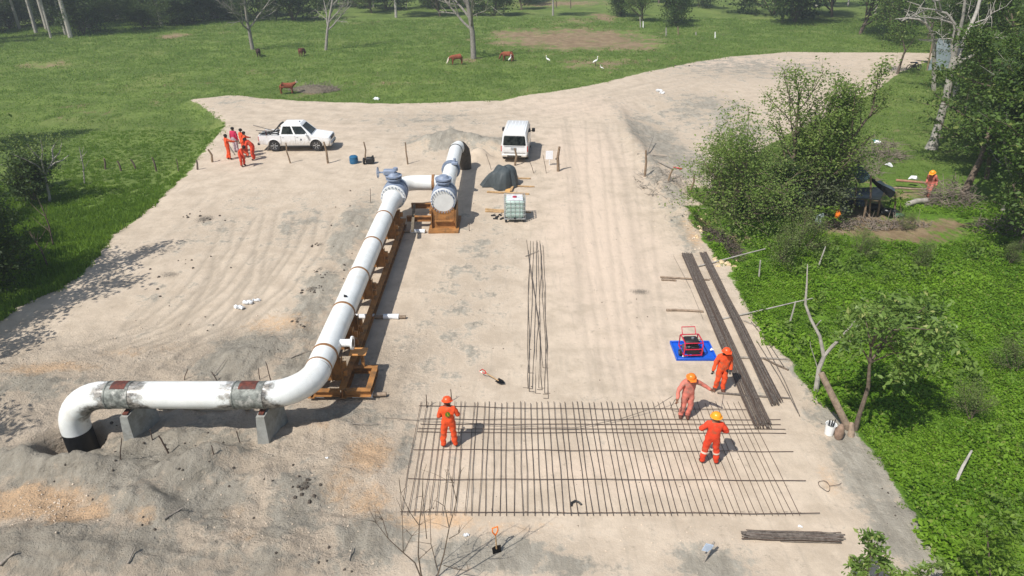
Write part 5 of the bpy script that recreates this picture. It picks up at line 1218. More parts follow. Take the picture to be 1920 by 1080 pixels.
# ------------------------------------------------------------ cattle and birds
M_cow = mat('cow_red', (.23, .062, .028), .8, var=.2, scale=4)
M_cowd = mat('cow_dark', (.04, .022, .016), .8, var=.2)
M_cream = mat('cream_face', (.62, .55, .45), .8)
def cow(label, loc, rz, m=None, facem=None, graze=True, s=1.0):
    J = dict(rump=(-.62, 0, 1.12), loin=(-.2, 0, 1.08), chest=(.42, 0, 1.05), shl=(.62, 0, 1.15), nk=(.92, 0, 1.0 if graze else 1.35), hd=(1.12, 0, .50 if graze else 1.48), mz=(1.26, 0, .20 if graze else 1.36), t1=(-.80, 0, 1.0), t2=(-.86, 0, .55))
    Rr = dict(rump=.29, loin=.34, chest=.36, shl=.26, nk=.17, hd=.13, mz=.085, t1=.04, t2=.03)
    E = [('rump', 'loin'), ('loin', 'chest'), ('chest', 'shl'), ('shl', 'nk'), ('nk', 'hd'), ('hd', 'mz'), ('rump', 't1'), ('t1', 't2')]
    for s_, k in ((.17, 'L'), (-.17, 'R')):
        J['fe' + k] = (.48, s_, .78); J['fk' + k] = (.50, s_, .42); J['ff' + k] = (.50 + s_ * .3, s_, .03)
        J['bh' + k] = (-.55, s_, .82); J['bk' + k] = (-.72, s_, .47); J['bf' + k] = (-.66 + s_ * .3, s_, .03)
        E += [('chest', 'fe' + k), ('fe' + k, 'fk' + k), ('fk' + k, 'ff' + k), ('rump', 'bh' + k), ('bh' + k, 'bk' + k), ('bk' + k, 'bf' + k)]
    RR = dict(fe=.12, fk=.065, ff=.055, bh=.15, bk=.07, bf=.055)
    names = list(J); ix = {n: i for i, n in enumerate(names)}
    me = bpy.data.meshes.new('cow_skeleton'); me.from_pydata([J[n] for n in names], [(ix[a], ix[b]) for a, b in E], [])
    ob = bpy.data.objects.new('cow_skeleton', me); COL.objects.link(ob); ob.modifiers.new('skin', 'SKIN'); sv = me.skin_vertices[0].data
    for n in names:
        r = Rr.get(n, RR.get(n[:2], .05)); sv[ix[n]].radius = (r, r); sv[ix[n]].use_root = n == 'loin'
    ob.modifiers.new('sub', 'SUBSURF').levels = 1
    bpy.context.view_layer.update()
    bm = bpy.data.meshes.new_from_object(ob.evaluated_get(bpy.context.evaluated_depsgraph_get())); bpy.data.objects.remove(ob)
    bm.materials.clear(); bm.materials.append(m or M_cow); bm.materials.append(facem or m or M_cow)
    for p in bm.polygons:
        p.use_smooth = True
        if p.center.x > 1.02: p.material_index = 1
    t = thing('cow', label, 'cow', loc, rz); t.scale = (s * .88, s * .88, s * .76); link('body', bm, t)
    h = Vector(J['hd'])
    for sd_ in (1, -1):
        MB().tube([h + Vector((-.05, .10 * sd_, .08)), h + Vector((-.05, .24 * sd_, .10))], [.05, .02], 6).build('ear', m or M_cow, t)
        MB().tube([h + Vector((-.08, .06 * sd_, .10)), h + Vector((-.10, .16 * sd_, .2)), h + Vector((-.06, .17 * sd_, .3))], [.03, .022, .008], 6).build('horn', M_cream, t)
    return t
cow('red-brown cow with a white face grazing left of the big bare tree', G(856, 121), PI + .35, facem=M_cream)
cow('red-brown cow grazing in the shade right of the big bare tree', G(952, 115), 2.7)
cow('red-brown and white cow standing by the small earth heap in the meadow', G(540, 176), .2, facem=M_cream, graze=False, s=.95)
cow('dark cow seen end-on beside the left bare tree', G(486, 106), 1.8, M_cowd, s=.85)
cow('brown cow seen end-on left of the leaning bare tree', G(567, 105), 1.4, mat('cow_brown', (.12, .04, .022), .8), s=.85)
M_egret = mat('white_feather', (.82, .82, .80), .7, var=.03)
def egret(label, loc, rz, s=1):
    t = thing('egret', label, 'bird', loc, rz); t.scale = (s,) * 3
    MB().tube([(-.26, 0, .30), (-.12, 0, .38), (.05, 0, .44), (.14, 0, .48)], [.02, .075, .09, .04], 8).tube([(.12, 0, .47), (.20, 0, .60), (.16, 0, .72), (.22, 0, .78)], [.04, .03, .028, .035], 7).build('body', M_egret, t)
    MB().tube([(.24, 0, .78), (.34, 0, .75)], [.015, .004], 5).build('beak', M_hyel, t)
    for y in (.03, -.03): MB().tube([(0, y, 0), (.02, y, .2), (0, y, .38)], .010, 5).build('leg', M_hair, t)
egret('white egret beside the cow in the tree shade', G(956, 118), 1, 1.1); egret('white egret on the grass right of the shaded cow', G(1027, 119), 2.6, 1.1)
egret('white egret standing upright by the pale bare patch of the pasture', G(1116, 124), .4, 1.3); egret('white egret at the road side of the pale bare patch', G(1128, 133), 3, .8)

# ------------------------------------------------------------ vehicles
def glassmat():
    m, nt, b = newmat('dark_glass'); inp(b, Roughness=.05); b.inputs['Base Color'].default_value = (.012, .018, .018, 1); b.inputs['Specular IOR Level'].default_value = .6
    tc = N(nt, 'ShaderNodeTexCoord').outputs['Object']; L(nt, mix(nt, ramp(nt, noise(nt, tc, 2.5, 3), .4, .6), (.008, .011, .011), (.03, .036, .034)), b.inputs['Base Color'])
    return m
M_glass = glassmat()
M_car = mat('car_white', (.80, .81, .82), .22, var=.02, scale=2, dirt=(.60, .56, .50), dirt_amt=.12, bump=0, spec=.5)
nt_ = M_car.node_tree; b_ = nt_.nodes['Principled BSDF']; src_ = b_.inputs['Base Color'].links[0].from_socket
tc_ = N(nt_, 'ShaderNodeTexCoord').outputs['Object']; sx_ = N(nt_, 'ShaderNodeSeparateXYZ'); L(nt_, tc_, sx_.inputs[0])
dz_ = mth(nt_, 'ADD', sx_.outputs['Z'], mth(nt_, 'MULTIPLY', mth(nt_, 'SUBTRACT', noise(nt_, tc_, 6, 6, .7), .5), .9))
L(nt_, mix(nt_, ramp(nt_, dz_, .35, .95, .75, 0), src_, (.46, .39, .30)), b_.inputs['Base Color'])
M_tyre = mat('tyre', (.025, .024, .023), .85, var=.2, dirt=(.20, .17, .14), dirt_amt=.3)
M_rim = mat('rim_silver', (.45, .46, .47), .35, metal=.7, var=.1)
M_trim = mat('black_trim', (.02, .02, .021), .5, var=.15)
M_lamp = mat('headlight', (.55, .58, .60), .1, var=.1, spec=.8)
M_red = mat('tail_red', (.45, .02, .015), .2, var=.1, spec=.6)
def wheel(parent, x, y, side, r=.385, w=.25, z=None, along='x'):
    Mx = Matrix.Translation((x, y, z if z is not None else r)) @ Matrix.Rotation(math.pi / 2 * (1 if side < 0 else -1), 4, 'X')
    if along == 'y': Mx = Matrix.Translation((x, y, z if z is not None else r)) @ Matrix.Rotation(math.pi / 2 * (1 if side > 0 else -1), 4, 'Y')
    wh = MB().lathe([(r * .60, -w * .46), (r * .93, -w * .5), (r, -w * .34), (r, w * .34), (r * .93, w * .5), (r * .60, w * .46)], 26, Mx).build('wheel', M_tyre, parent, smooth=50)
    m_ = MB().lathe([(r * .62, w * .30), (r * .60, w * .47), (r * .52, w * .40), (r * .18, w * .36), (.0, w * .38)], 22, Mx)
    for k in range(6):
        a = k * math.pi / 3; m_.tube([Mx @ Vector((r * .12 * math.cos(a), r * .12 * math.sin(a), w * .42)), Mx @ Vector((r * .56 * math.cos(a), r * .56 * math.sin(a), w * .45))], .03, 5)
    m_.build('rim', M_rim, wh, smooth=40)
def arch(xc, zc, r, n=9): return [(xc + r * math.cos(t), zc + r * math.sin(t)) for t in [math.pi * (1 - k / n) for k in range(n + 1)]]
def pickup():
    t = thing('pickup_truck', 'white double-cab pickup truck with a black roll bar parked behind the fence posts', 'pickup truck')
    WB = 2.9; xr, xf = -1.45, 1.45; HW = .86; ar = .45; zb = .42
    def rowz(zs):  # body side slab with wheel arches
        return [(-2.42, .52), (-1.92, .44)] + arch(xr, .40, ar) + [(-.9, zb), (.95, zb)] + arch(xf, .40, ar) + [(1.98, .44), (2.28, .40)]
    side = rowz(0) + [(2.42, .52), (2.44, .78), (2.36, .95), (1.20, 1.10), (.98, 1.12), (-.62, 1.14)]
    # front half: solid body from front to cab back
    body = MB()
    front = [(-.98, zb), (.95, zb)] + arch(xf, .40, ar) + [(1.98, .42), (2.30, .36), (2.43, .50), (2.45, .78), (2.36, .93), (1.22, 1.10), (-.98, 1.14)]
    inner = [(x if x < 2.2 else x - .02, z) for x, z in front]
    def slab(prof, y0, y1, mb): mb.prism(prof, y0, y1)
    slab(front, -HW + .06, HW - .06, body)
    for s in (-1, 1):
        o = [(x if x < 2.25 else x - .10, z - (.03 if z > 1.0 else 0)) for x, z in front]
        body.prism(front, s * (HW - .061), s * HW, t0=o)
    # bed: side walls, tailgate, floor
    bed = [(-2.44, .55), (-1.92, .46)] + arch(xr, .40, ar) + [(-.985, zb), (-.985, 1.10), (-2.44, 1.10)]
    for s in (-1, 1): body.prism(bed, s * (HW - .07), s * HW)
    body.box((-1.71, 0, .66), (1.42, 1.58, .06)); body.box((-1.02, 0, .88), (.05, 1.58, .44))
    body.box((-1.45, .64, .78), (.85, .28, .2)); body.box((-1.45, -.64, .78), (.85, .28, .2))
    body.build('body', M_car, t, smooth=30)
    MB().box((-2.47, 0, .84), (.06, 1.58, .52), bev=.02).build('tailgate', M_car, t)
    MB().box((-1.73, 0, .695), (1.34, 1.2, .01)).build('bed_liner', M_trim, t)
    # cab
    cab = MB(); b0, b1 = (-1.0, 1.14), (1.20, 1.12); r0, r1 = (-.84, 1.78), (.50, 1.78)
    yl, yt = .82, .67
    vs = [(b0[0], -yl, b0[1]), (b1[0], -yl, b1[1]), (b1[0], yl, b1[1]), (b0[0], yl, b0[1]), (r0[0], -yt, 1.74), (r1[0] + .04, -yt, 1.74), (r1[0] + .04, yt, 1.74), (r0[0], yt, 1.74),
          (r0[0] + .12, -yt + .10, 1.82), (r1[0] - .06, -yt + .10, 1.82), (r1[0] - .06, yt - .10, 1.82), (r0[0] + .12, yt - .10, 1.82)]
    cab.add(vs, [(0, 1, 5, 4), (1, 2, 6, 5), (2, 3, 7, 6), (3, 0, 4, 7), (4, 5, 9, 8), (5, 6, 10, 9), (6, 7, 11, 10), (7, 4, 8, 11), (8, 9, 10, 11)])
    cab.build('cab', M_car, t, smooth=False)
    def onquad(A, B, Cc, D, uvs, off): # bilinear patch on quad A B C D
        A, B, Cc, D = map(Vector, (A, B, Cc, D)); n = (B - A).cross(D - A).normalized()
        return [A.lerp(B, u).lerp(D.lerp(Cc, u), v) + n * off for u, v in uvs]
    def pane(nm, q, uvs, off, mt_=M_glass):
        p = onquad(*q, uvs, off); k = len(p); n = (p[1] - p[0]).cross(p[2] - p[0]).normalized()
        m_ = MB(); m_.add(p + [v - n * .012 for v in p], [tuple(range(k)), tuple(range(2 * k - 1, k - 1, -1))] + [(i, i + k, (i + 1) % k + k, (i + 1) % k) for i in range(k)])
        return m_.build(nm, mt_, t, smooth=False)
    qS = (vs[0], vs[1], vs[5], vs[4]); qN = (vs[2], vs[3], vs[7], vs[6])
    rear = [(.05, .08), (.44, .08), (.44, .90), (.09, .90)]; fr = [(.45, .10), (.86, .10), (.90, .2), (.96, .86), (.45, .88)]
    pane('side_window', qS, rear, .006); pane('side_window', qS, [(.50, .08), (.90, .08), (.93, .45), (.95, .90), (.50, .90)], .006)
    flip = lambda l: [(1 - u, v) for u, v in l][::-1]
    pane('side_window', qN, flip(rear), .006); pane('side_window', qN, flip([(.50, .08), (.90, .08), (.93, .45), (.95, .90), (.50, .90)]), .006)
    pane('windscreen', (vs[1], vs[2], vs[6], vs[5]), [(.06, .05), (.94, .05), (.92, .92), (.08, .92)], .006)
    pane('rear_window', (vs[3], vs[0], vs[4], vs[7]), [(.12, .25), (.88, .25), (.86, .85), (.14, .85)], .006)
    # seams, handles, mirrors, lights
    for s in (-1, 1):
        y = s * (HW + .003)
        for x in (-.93, .06, .98): MB().box((x, y, .80), (.012, .006, .62)).build('door_seam', M_trim, t)
        for x in (-.78, .20): MB().box((x, s * (HW + .015), .98), (.15, .03, .035), bev=.01).build('door_handle', M_trim if x > 9 else M_rim, t)
        MB().box((.86, s * (HW + .12), 1.18), (.12, .2, .15), bev=.03).build('mirror', M_car, t)
        MB().box((.15, s * (HW + .05), .40), (2.0, .10, .05), bev=.02).build('side_step', M_trim, t)
        MB().box((2.28, s * .66, .80), (.28, .30, .20), bev=.06).build('headlight', M_lamp, t)
        MB().box((-2.44, s * (HW - .055), .88), (.10, .10, .36), bev=.02).build('tail_light', M_red, t)
        for xc in (xr, xf): MB().tube([(xc + (ar + .01) * math.cos(a), s * (HW + .01), .40 + (ar + .01) * math.sin(a)) for a in [math.pi * k / 10 for k in range(11)]], .03, 6).build('wheel_arch', M_car, t)
        for xc in (xr, xf): wheel(t, xc, s * (HW - .13), s, .40)
    MB().box((2.44, 0, .82), (.05, .92, .20), bev=.02).build('grille', M_trim, t)
    MB().box((2.38, 0, .48), (.26, 1.62, .26), bev=.07).build('bumper', M_car, t)
    MB().box((2.515, 0, .48), (.01, .9, .12)).build('air_intake', M_trim, t)
    MB().box((-2.56, 0, .50), (.16, 1.5, .14), bev=.03).build('rear_bumper', M_trim, t)
    m_ = MB()
    for s in (-1, 1):
        m_.tube([(-1.10, s * .72, 1.12), (-1.05, s * .66, 1.66), (-1.05, 0, 1.70)], .045, 8); m_.tube([(-1.05, s * .66, 1.64), (-1.70, s * .74, 1.13)], .035, 8); m_.tube([(-1.08, s * .68, 1.36), (-1.40, s * .72, 1.32)], .03, 8)
    m_.build('roll_bar', M_trim, t)
    MB().box((.45, -HW - .004, .82), (.10, .005, .12)).build('door_emblem', mat('door_mark', (.06, .07, .10), .5), t)
    MB().tube([(.3, 0, 1.825), (.3, 0, 1.88)], [.05, .03], 8).build('roof_antenna', M_trim, t)
    return t
pk = pickup()
pc = G(557, 282); pk.location = (pc.x, pc.y + .55, pc.z); pk.rotation_euler = (0, 0, .03); pk.scale = (.97, .97, 1.0)
for i, (a, b_) in enumerate([((-3.1, .55, 1.45), (-1.15, .25, 1.0)), ((-2.8, .1, 1.2), (-1.15, .30, 1.05)), ((-2.5, -.3, 1.12), (-1.12, -.35, 1.12)), ((-2.2, -.5, 1.15), (-1.2, .5, 1.12))]):
    o = pk.location; solo('pole', MB().tube([o + Vector(a), o + Vector(b_)], .04, 7), M_twig if i < 2 else M_trim, ['long pole sticking out over the tailgate of the pickup', 'second pole lying in the pickup bed beside the longest one', 'dark bar lying lengthwise in the pickup bed', 'dark bar lying crosswise in the pickup bed'][i], 'pole')

def van():
    t = thing('van', 'white van seen from behind with a dark rear window, parked by the sand heap', 'van')
    # along +y is the front; rear at y=0
    HW = .85; Ln = 4.6
    secs = [(.0, .80, .50, 1.95), (.06, .84, .40, 2.02), (.25, .85, .36, 2.06), (3.2, .85, .36, 2.06), (3.7, .84, .36, 1.85), (4.2, .82, .38, 1.10), (4.58, .76, .42, .92), (4.66, .70, .50, .8)]
    body = MB(); rings = []
    for y, w, z0, z1 in secs:
        hh = z1 - z0; zm = z0 + hh * .50
        rings.append([(-w, y, z0 + .08), (-w * .96, y, z0), (w * .96, y, z0), (w, y, z0 + .08), (w, y, zm), (w * .90, y, z1 - .12), (w * .80, y, z1), (-w * .80, y, z1), (-w * .90, y, z1 - .12), (-w, y, zm)])
    vs = [p for r in rings for p in r]; fs = []
    for i in range(len(rings) - 1):
        for j in range(10): fs.append((i * 10 + j, (i + 1) * 10 + j, (i + 1) * 10 + (j + 1) % 10, i * 10 + (j + 1) % 10))
    fs.append(tuple(range(10))); fs.append(tuple(range((len(rings) - 1) * 10 + 9, (len(rings) - 1) * 10 - 1, -1)))
    body.add(vs, fs); body.build('body', M_car, t, smooth=35)
    def plate(nm, pts, m_, th=.012, d=(0, -1, 0)):
        d = Vector(d); p = [Vector(q) for q in pts]; k = len(p); mb = MB()
        mb.add([q + d * th for q in p] + [q - d * .01 for q in p], [tuple(range(k)), tuple(range(2 * k - 1, k - 1, -1))] + [(i, i + k, (i + 1) % k + k, (i + 1) % k) for i in range(k)]); return mb.build(nm, m_, t, smooth=False)
    plate('rear_window', [(-.73, .0, 1.24), (-.69, 0, 1.19), (.69, 0, 1.19), (.73, 0, 1.24), (.67, 0, 1.78), (.62, 0, 1.84), (-.62, 0, 1.84), (-.67, 0, 1.78)], M_glass)
    for s in (-1, 1):
        for y0, y1 in ((.35, 1.25), (1.35, 2.35), (2.45, 3.35)):
            q = [(s * .852, y0, 1.28), (s * .852, y1, 1.28), (s * .80, y1 - .02, 1.80), (s * .80, y0 + .04, 1.80)]; plate('side_window', q, M_glass, .012, (s, 0, .1))
        MB().box((s * .83, .06, .95), (.07, .08, .40), bev=.02).build('tail_light', M_red, t)
        MB().box((s * 1.02, 3.62, 1.30), (.22, .12, .28), bev=.04).tube([(s * .84, 3.6, 1.22), (s * .95, 3.62, 1.26)], .025, 6).build('mirror', M_trim, t)
        MB().box((s * .60, 4.60, .78), (.28, .12, .16), bev=.04).build('headlight', M_lamp, t)
        for y in (.95, 3.65): wheel(t, s * .74, y, s, .33, .2, along='y')
        MB().tube([(s * .56, .4, 2.075), (s * .56, 3.1, 2.075)], .018, 6).build('roof_rib', M_car, t)
    for x in (-.35, -.12, .12, .35): MB().box((x, 1.7, 2.063), (.05, 2.7, .02)).build('roof_rib', M_car, t)
    plate('windscreen', [(-.70, 3.76, 1.80), (.70, 3.76, 1.80), (.74, 4.15, 1.18), (-.74, 4.15, 1.18)], M_glass, .02, (0, .8, .5))
    MB().box((0, -.05, .52), (1.62, .16, .20), bev=.05).build('rear_bumper', M_car, t)
    MB().box((0, -.14, .50), (.9, .02, .08)).build('bumper_slot', M_trim, t)
    MB().box((-.05, -.02, .98), (.36, .03, .14)).build('number_plate', mat('plate_grey', (.35, .37, .38), .5, var=.3, scale=30), t)
    MB().box((0, -.012, 1.12), (1.30, .02, .012)).box((0, -.012, .68), (1.40, .02, .012)).build('door_seam', M_trim, t)
    return t
vn = van(); vc = G(965, 305); vn.location = (vc.x - .02, vc.y, vc.z); vn.rotation_euler = (0, 0, -.085); vn.scale = (1.0, .97, .95)

# ------------------------------------------------------------ tank, tarp heap, planks
M_wood = mat('plank_wood', (.44, .29, .15), .85, var=.25, scale=5, bump=.3)
M_hdpe = mat('tank_plastic', (.42, .55, .50), .35, var=.06, scale=2)
M_galv = mat('galvanised', (.50, .53, .54), .4, metal=.6, var=.1)
def ibc(c, rz):
    t = thing('water_tank', 'square plastic water tank in a metal cage standing on a pallet and planks', 'tank', c, rz)
    MB().box((0, 0, .66), (.98, .98, .95), bev=.10).build('bottle', M_hdpe, t)
    MB().box((0, 0, 1.16), (.84, .84, .03), bev=.01).build('lid_plate', mat('tank_top', (.62, .64, .66), .4), t)
    MB().tube([(0, 0, 1.17), (0, 0, 1.22)], .11, 16).build('cap', mat('tank_cap', (.40, .03, .06), .5), t)
    for s in (-1, 1):
        for k in range(5):
            v = -.46 + .23 * k
            MB().tube([(v, s * .53, .16), (v, s * .53, 1.17)], .012, 6).build('cage_bar', M_galv, t); MB().tube([(s * .53, v, .16), (s * .53, v, 1.17)], .012, 6).build('cage_bar', M_galv, t)
        for z in (.2, .42, .64, .86, 1.08, 1.18):
            MB().tube([(-.54, s * .54, z), (.54, s * .54, z)], .013, 6).build('cage_bar', M_galv, t); MB().tube([(s * .54, -.54, z), (s * .54, .54, z)], .013, 6).build('cage_bar', M_galv, t)
    pal = MB()
    for x in (-.45, 0, .45):
        for y in (-.45, 0, .45): pal.box((x, y, .07), (.12, .14, .12))
    pal.build('pallet_block', M_trim, t)
    for y in (-.45, 0, .45): MB().box((0, y, .145), (1.1, .12, .025)).build('pallet_slat', M_galv, t)
    MB().tube([(0, -.52, .24), (0, -.62, .24)], .05, 10).build('outlet_valve', M_trim, t)
tc_ = G(965, 418); ibc((tc_.x, tc_.y + .55, tc_.z + .03), .02)
def plank(a, b_, w, th, lb, z=.03, m=None):
    A, B = G(*a), G(*b_); c = (A + B) / 2; d = B - A; o = solo('plank', MB().box((0, 0, 0), (d.length, w, th), bev=.006), m or M_wood, lb, 'plank', (c.x, c.y, c.z + z), math.atan2(d.y, d.x), smooth=False); return o
plank((910, 393), (995, 399), .12, .06, 'upper plank lying under the water tank', .03); plank((910, 397), (946, 398), .14, .07, 'plank end just left of the water tank', .04)
plank((913, 361), (992, 365), .14, .07, 'long plank lying in front of the tarp covered heap', .05); plank((958, 360), (969, 332), .14, .08, 'plank lying lengthwise at the right of the tarp covered heap', .08)
plank((966, 335), (995, 336), .10, .05, 'farther short plank right of the tarp heap', .05); plank((966, 350), (1002, 351), .10, .05, 'nearer short plank right of the tarp heap', .05)
plank((951, 362), (958, 346), .3, .05, 'broad bright plank end under the near edge of the tarp', .06, mat('fresh_wood', (.62, .36, .13), .8))
def tarp():
    cx, cy = G(943, 358).x, G(943, 358).y + .95; z0 = tz(cx, cy)
    n, m_ = 44, 14; mb = MB(); vs = []; fs = []
    for i in range(m_ + 1):
        q = i / m_
        for j in range(n):
            a = 2 * math.pi * j / n
            rr = q ** .85 * (1 + .35 * float(fbm(math.cos(a) * 1.4 + 9, math.sin(a) * 1.4, 3))) * (1.0 + .10 * math.sin(a * 3 + 1) + .025 * math.sin(a * 9) * q + .035 * math.sin(a * 14 + 2) * q)
            if abs(((a - math.pi - .1 + math.pi) % (2 * math.pi)) - math.pi) < .2: rr *= 1 + .75 * q ** 3
            x = rr * .80 * math.cos(a); y = rr * .95 * math.sin(a)
            zz = 1.12 * (1 - q ** 4.2) + .10 * float(fbm(math.cos(a) * q * 2.2 + 3, math.sin(a) * q * 2.2, 3)) + .03 * math.sin(a * 5 + .5 + 3 * q) * q * (1 - q) * 2 + .03 * math.sin(a * 4 + q * 9)
            vs.append((x + .16 * (1 - q), y + .1 * (1 - q), max(.02, zz * (1 + .10 * q * math.cos(a) + .05 * q * math.sin(3 * a)))))
    for i in range(m_):
        for j in range(n): fs.append((i * n + j, (i + 1) * n + j, (i + 1) * n + (j + 1) % n, i * n + (j + 1) % n))
    mb.add(vs, fs)
    solo('tarp_heap', mb, mat('dark_tarp', (.060, .072, .076), .55, var=.15, scale=4, bump=.6, bscale=8), 'heap of material under a dark grey tarpaulin between the van and the tank', 'tarpaulin', (cx, cy, z0 + .02))
tarp()
for i, p in enumerate([(925, 405), (932, 408), (938, 404), (929, 411), (941, 411)]):
    g = G(*p, .03); solo('debris', MB().box((0, 0, 0), (.25, .08, .05), Matrix.Rotation(i, 4, 'Z')).tube([(-.1, 0, 0), (.1, .15, .04)], .02, 5), M_trim, 'small dark scrap piece on the sand left of the water tank', 'scrap', g, group='dark scrap left of the water tank')

# ------------------------------------------------------------ generator on blue tray, small tools
def generator():
    c = G(1297, 667); z = c.z
    t = thing('blue_tray', 'shallow blue spill tray lying on the sand under the red generator', 'tray', (G(1299, 660).x, G(1299, 660).y, z), .0)
    Mb = mat('blue_plastic', (.012, .10, .55), .35, var=.12, scale=8, bump=.2)
    MB().box((0, 0, .02), (1.42, 1.12, .03)).build('tray_floor', Mb, t)
    for s in (-1, 1):
        MB().box((s * .70, 0, .06), (.05, 1.16, .11), bev=.01).build('tray_rim', Mb, t); MB().box((0, s * .56, .06), (1.35, .05, .11), bev=.01).build('tray_rim', Mb, t)
    g = thing('generator', 'red framed portable generator with wheels standing on the blue tray', 'generator', (c.x - .05, c.y + .12, z + .04), .05)
    Mr = mat('red_frame', (.50, .02, .05), .45, var=.1)
    m_ = MB()
    for s in (-1, 1):
        x = s * .32
        m_.tube([(x, -.33, .10), (x, -.33, .55), (x, -.27, .62), (x, .27, .62), (x, .33, .55), (x, .33, .10)], .022, 8)
        m_.tube([(x, -.33, .12), (x, .33, .12)], .02, 8)
    for y, z_ in ((-.33, .12), (.33, .12), (-.30, .60), (.30, .60), (-.33, .36)): m_.tube([(-.32, y, z_), (.32, y, z_)], .02, 8)
    m_.tube([(-.24, .34, .60), (-.24, .52, .78), (.24, .52, .78), (.24, .34, .60)], .02, 8)
    m_.build('frame', Mr, g)
    MB().box((0, .05, .50), (.52, .42, .16), bev=.05).build('fuel_tank', M_trim, g); MB().tube([(.05, .05, .58), (.05, .05, .62)], .05, 10).build('fuel_cap', M_rim, g)
    MB().box((.10, -.05, .27), (.30, .36, .26), bev=.03).build('engine', M_trim, g); MB().tube([(-.28, -.02, .26), (-.06, -.02, .26)], .14, 14).build('alternator', mat('alternator_grey', (.15, .16, .16), .5, metal=.5), g)
    MB().box((0, -.31, .26), (.46, .04, .20), bev=.01).build('control_panel', M_trim, g)
    for s in (-1, 1):
        w = MB().tube([(s * .36, -.12, .12), (s * .43, -.12, .12)], .12, 18).build('wheel', M_tyre, g); MB().tube([(s * .43, -.12, .12), (s * .435, -.12, .12)], .06, 10).build('rim', M_rim, w)
    for (px, py, lb) in [(1282, 673, 'crumpled white rag on the near edge of the blue tray'), (1334, 661, 'small white cup at the right edge of the blue tray')]:
        solo('rag' if 'rag' in lb else 'cup', MB().tube([(-.05, 0, 0), (0, .03, .04), (.06, 0, .02)], [.03, .05, .02], 7), M_egret, lb, 'rag' if 'rag' in lb else 'cup', G(px, py, .09))
generator()
def shovel(label, foot, top, hm=None):
    foot, top = Vector(foot), Vector(top); d = (top - foot).normalized(); q = d.to_track_quat('Z', 'Y').to_matrix().to_4x4(); T = Matrix.Translation(foot) @ q; ln = (top - foot).length
    t = thing('shovel', label, 'shovel')
    MB(T).tube([(0, 0, .22), (0, 0, ln - .22)], .018, 8).build('shaft', M_wood, t)
    MB(T).add([(-.12, 0, .30), (.12, 0, .30), (.11, .02, .1), (0, .03, -.02), (-.11, .02, .1), (0, -.03, .30)], [(0, 5, 3, 4), (5, 1, 2, 3), (0, 4, 3, 5), (5, 3, 2, 1)]).build('blade', M_trim, t)
    MB(T).tube([(0, 0, ln - .24), (-.07, 0, ln - .12), (-.07, 0, ln), (.07, 0, ln), (.07, 0, ln - .12), (0, 0, ln - .24)], .018, 7).build('grip', hm or M_horg, t)
g = G(932, 1037); shovel('shovel with an orange grip stuck upright in the sand in front of the rebar mat', g - Vector((0, 0, .1)), PW(928, 989, g.y + .1))
g1, g2 = G(945, 722, .05), G(902, 704, .22); shovel('shovel with a red grip lying on the sand left of the loose bars', g1, g2, M_red)
g = G(1318, 1055); t = thing('hand_hoe', 'hoe with a pale blue plate standing slanted in the sand at the bottom right', 'hoe')
p2 = PW(1339, 1016, g.y + .25); MB().tube([g - Vector((0, 0, .05)), p2], [.025, .03], 7).build('hoe_handle', M_twig, t)
c = PW(1327, 1027, g.y + .15); MB().box(c, (.20, .02, .24), Matrix.Rotation(.3, 4, 'Y')).build('plate', mat('pale_blue_plate', (.42, .50, .62), .4), t)
solo('hose_piece', MB().tube([G(1071, 950, .02), G(1072, 945, .05), G(1078, 942, .06), G(1085, 944, .05), G(1090, 948, .03)], .03, 8), M_trim, 'short curved black hose piece lying inside the rebar mat', 'hose')
g = G(1552, 912); solo('wire_loop', MB().tube([g + Vector((.14 * math.cos(a) - .1, .20 * math.sin(a) * (1 + .1 * math.sin(3 * a)), .03 + .02 * math.sin(2 * a))) for a in [k * .5 for k in range(26)]] + [g + Vector((.3, .02, .05)), G(1577, 908, .05)], .007, 4), M_rebar, 'loose loop of rusty wire on the sand right of the mat', 'wire')
for i, (x, y, r) in enumerate([(1120, 760, 0)]): pass
# bucket and sack
g = G(1554, 813); t = thing('bucket', 'white bucket with tools in it at the foot of the leafy sapling', 'bucket', g)
MB().lathe([(.13, 0), (.155, .36), (.165, .37), (.145, .365), (.12, .03), (0, .03)], 20).build('pail', M_white, t); MB().tube([(0, 0, .2), (.02, .02, .48)], .02, 6).tube([(.04, -.03, .2), (.12, .05, .5)], .016, 6).tube([(-.05, .03, .2), (-.02, .1, .45)], .02, 6).build('tool_handles', M_trim, t)
g = G(1570, 822); solo('sack', MB().tube([(0, 0, 0), (.02, 0, .1), (.02, .02, .28), (.05, .03, .42), (.06, .05, .5)], [.09, .13, .13, .09, .04], 12), mat('brown_sack', (.24, .165, .12), .9, var=.25, scale=8, bump=1, bscale=9), 'brown sack standing right against the white bucket', 'sack', g)
# drum, wheelbarrow-like machine, sign, litter
g = G(664, 306); solo('drum', MB().lathe([(.0, 0), (.26, 0), (.28, .02), (.28, .2), (.29, .21), (.28, .22), (.27, .44), (.2, .50), (.0, .52)], 18), mat('blue_drum', (.02, .11, .22), .4, var=.1), 'small blue drum standing alone on the sand right of the pickup', 'drum', g)
g = G(691, 307); t = thing('compressor', 'small black machine with a round wheel at the foot of a fence post', 'machine', g, .0)
MB().box((.12, 0, .25), (.55, .4, .35), bev=.06).build('casing', M_trim, t); w = MB().tube([(-.22, -.1, .22), (-.30, -.1, .22)], .21, 18).build('wheel', M_tyre, t); MB().tube([(-.30, -.1, .22), (-.31, -.1, .22)], .1, 12).build('rim', M_rim, w); MB().box((.3, 0, .46), (.12, .3, .14), bev=.03).build('handle', M_trim, t)
g = G(1030, 310); t = thing('sign', 'small blank white sign board on a thin stake left of the thick fence post', 'sign', g)
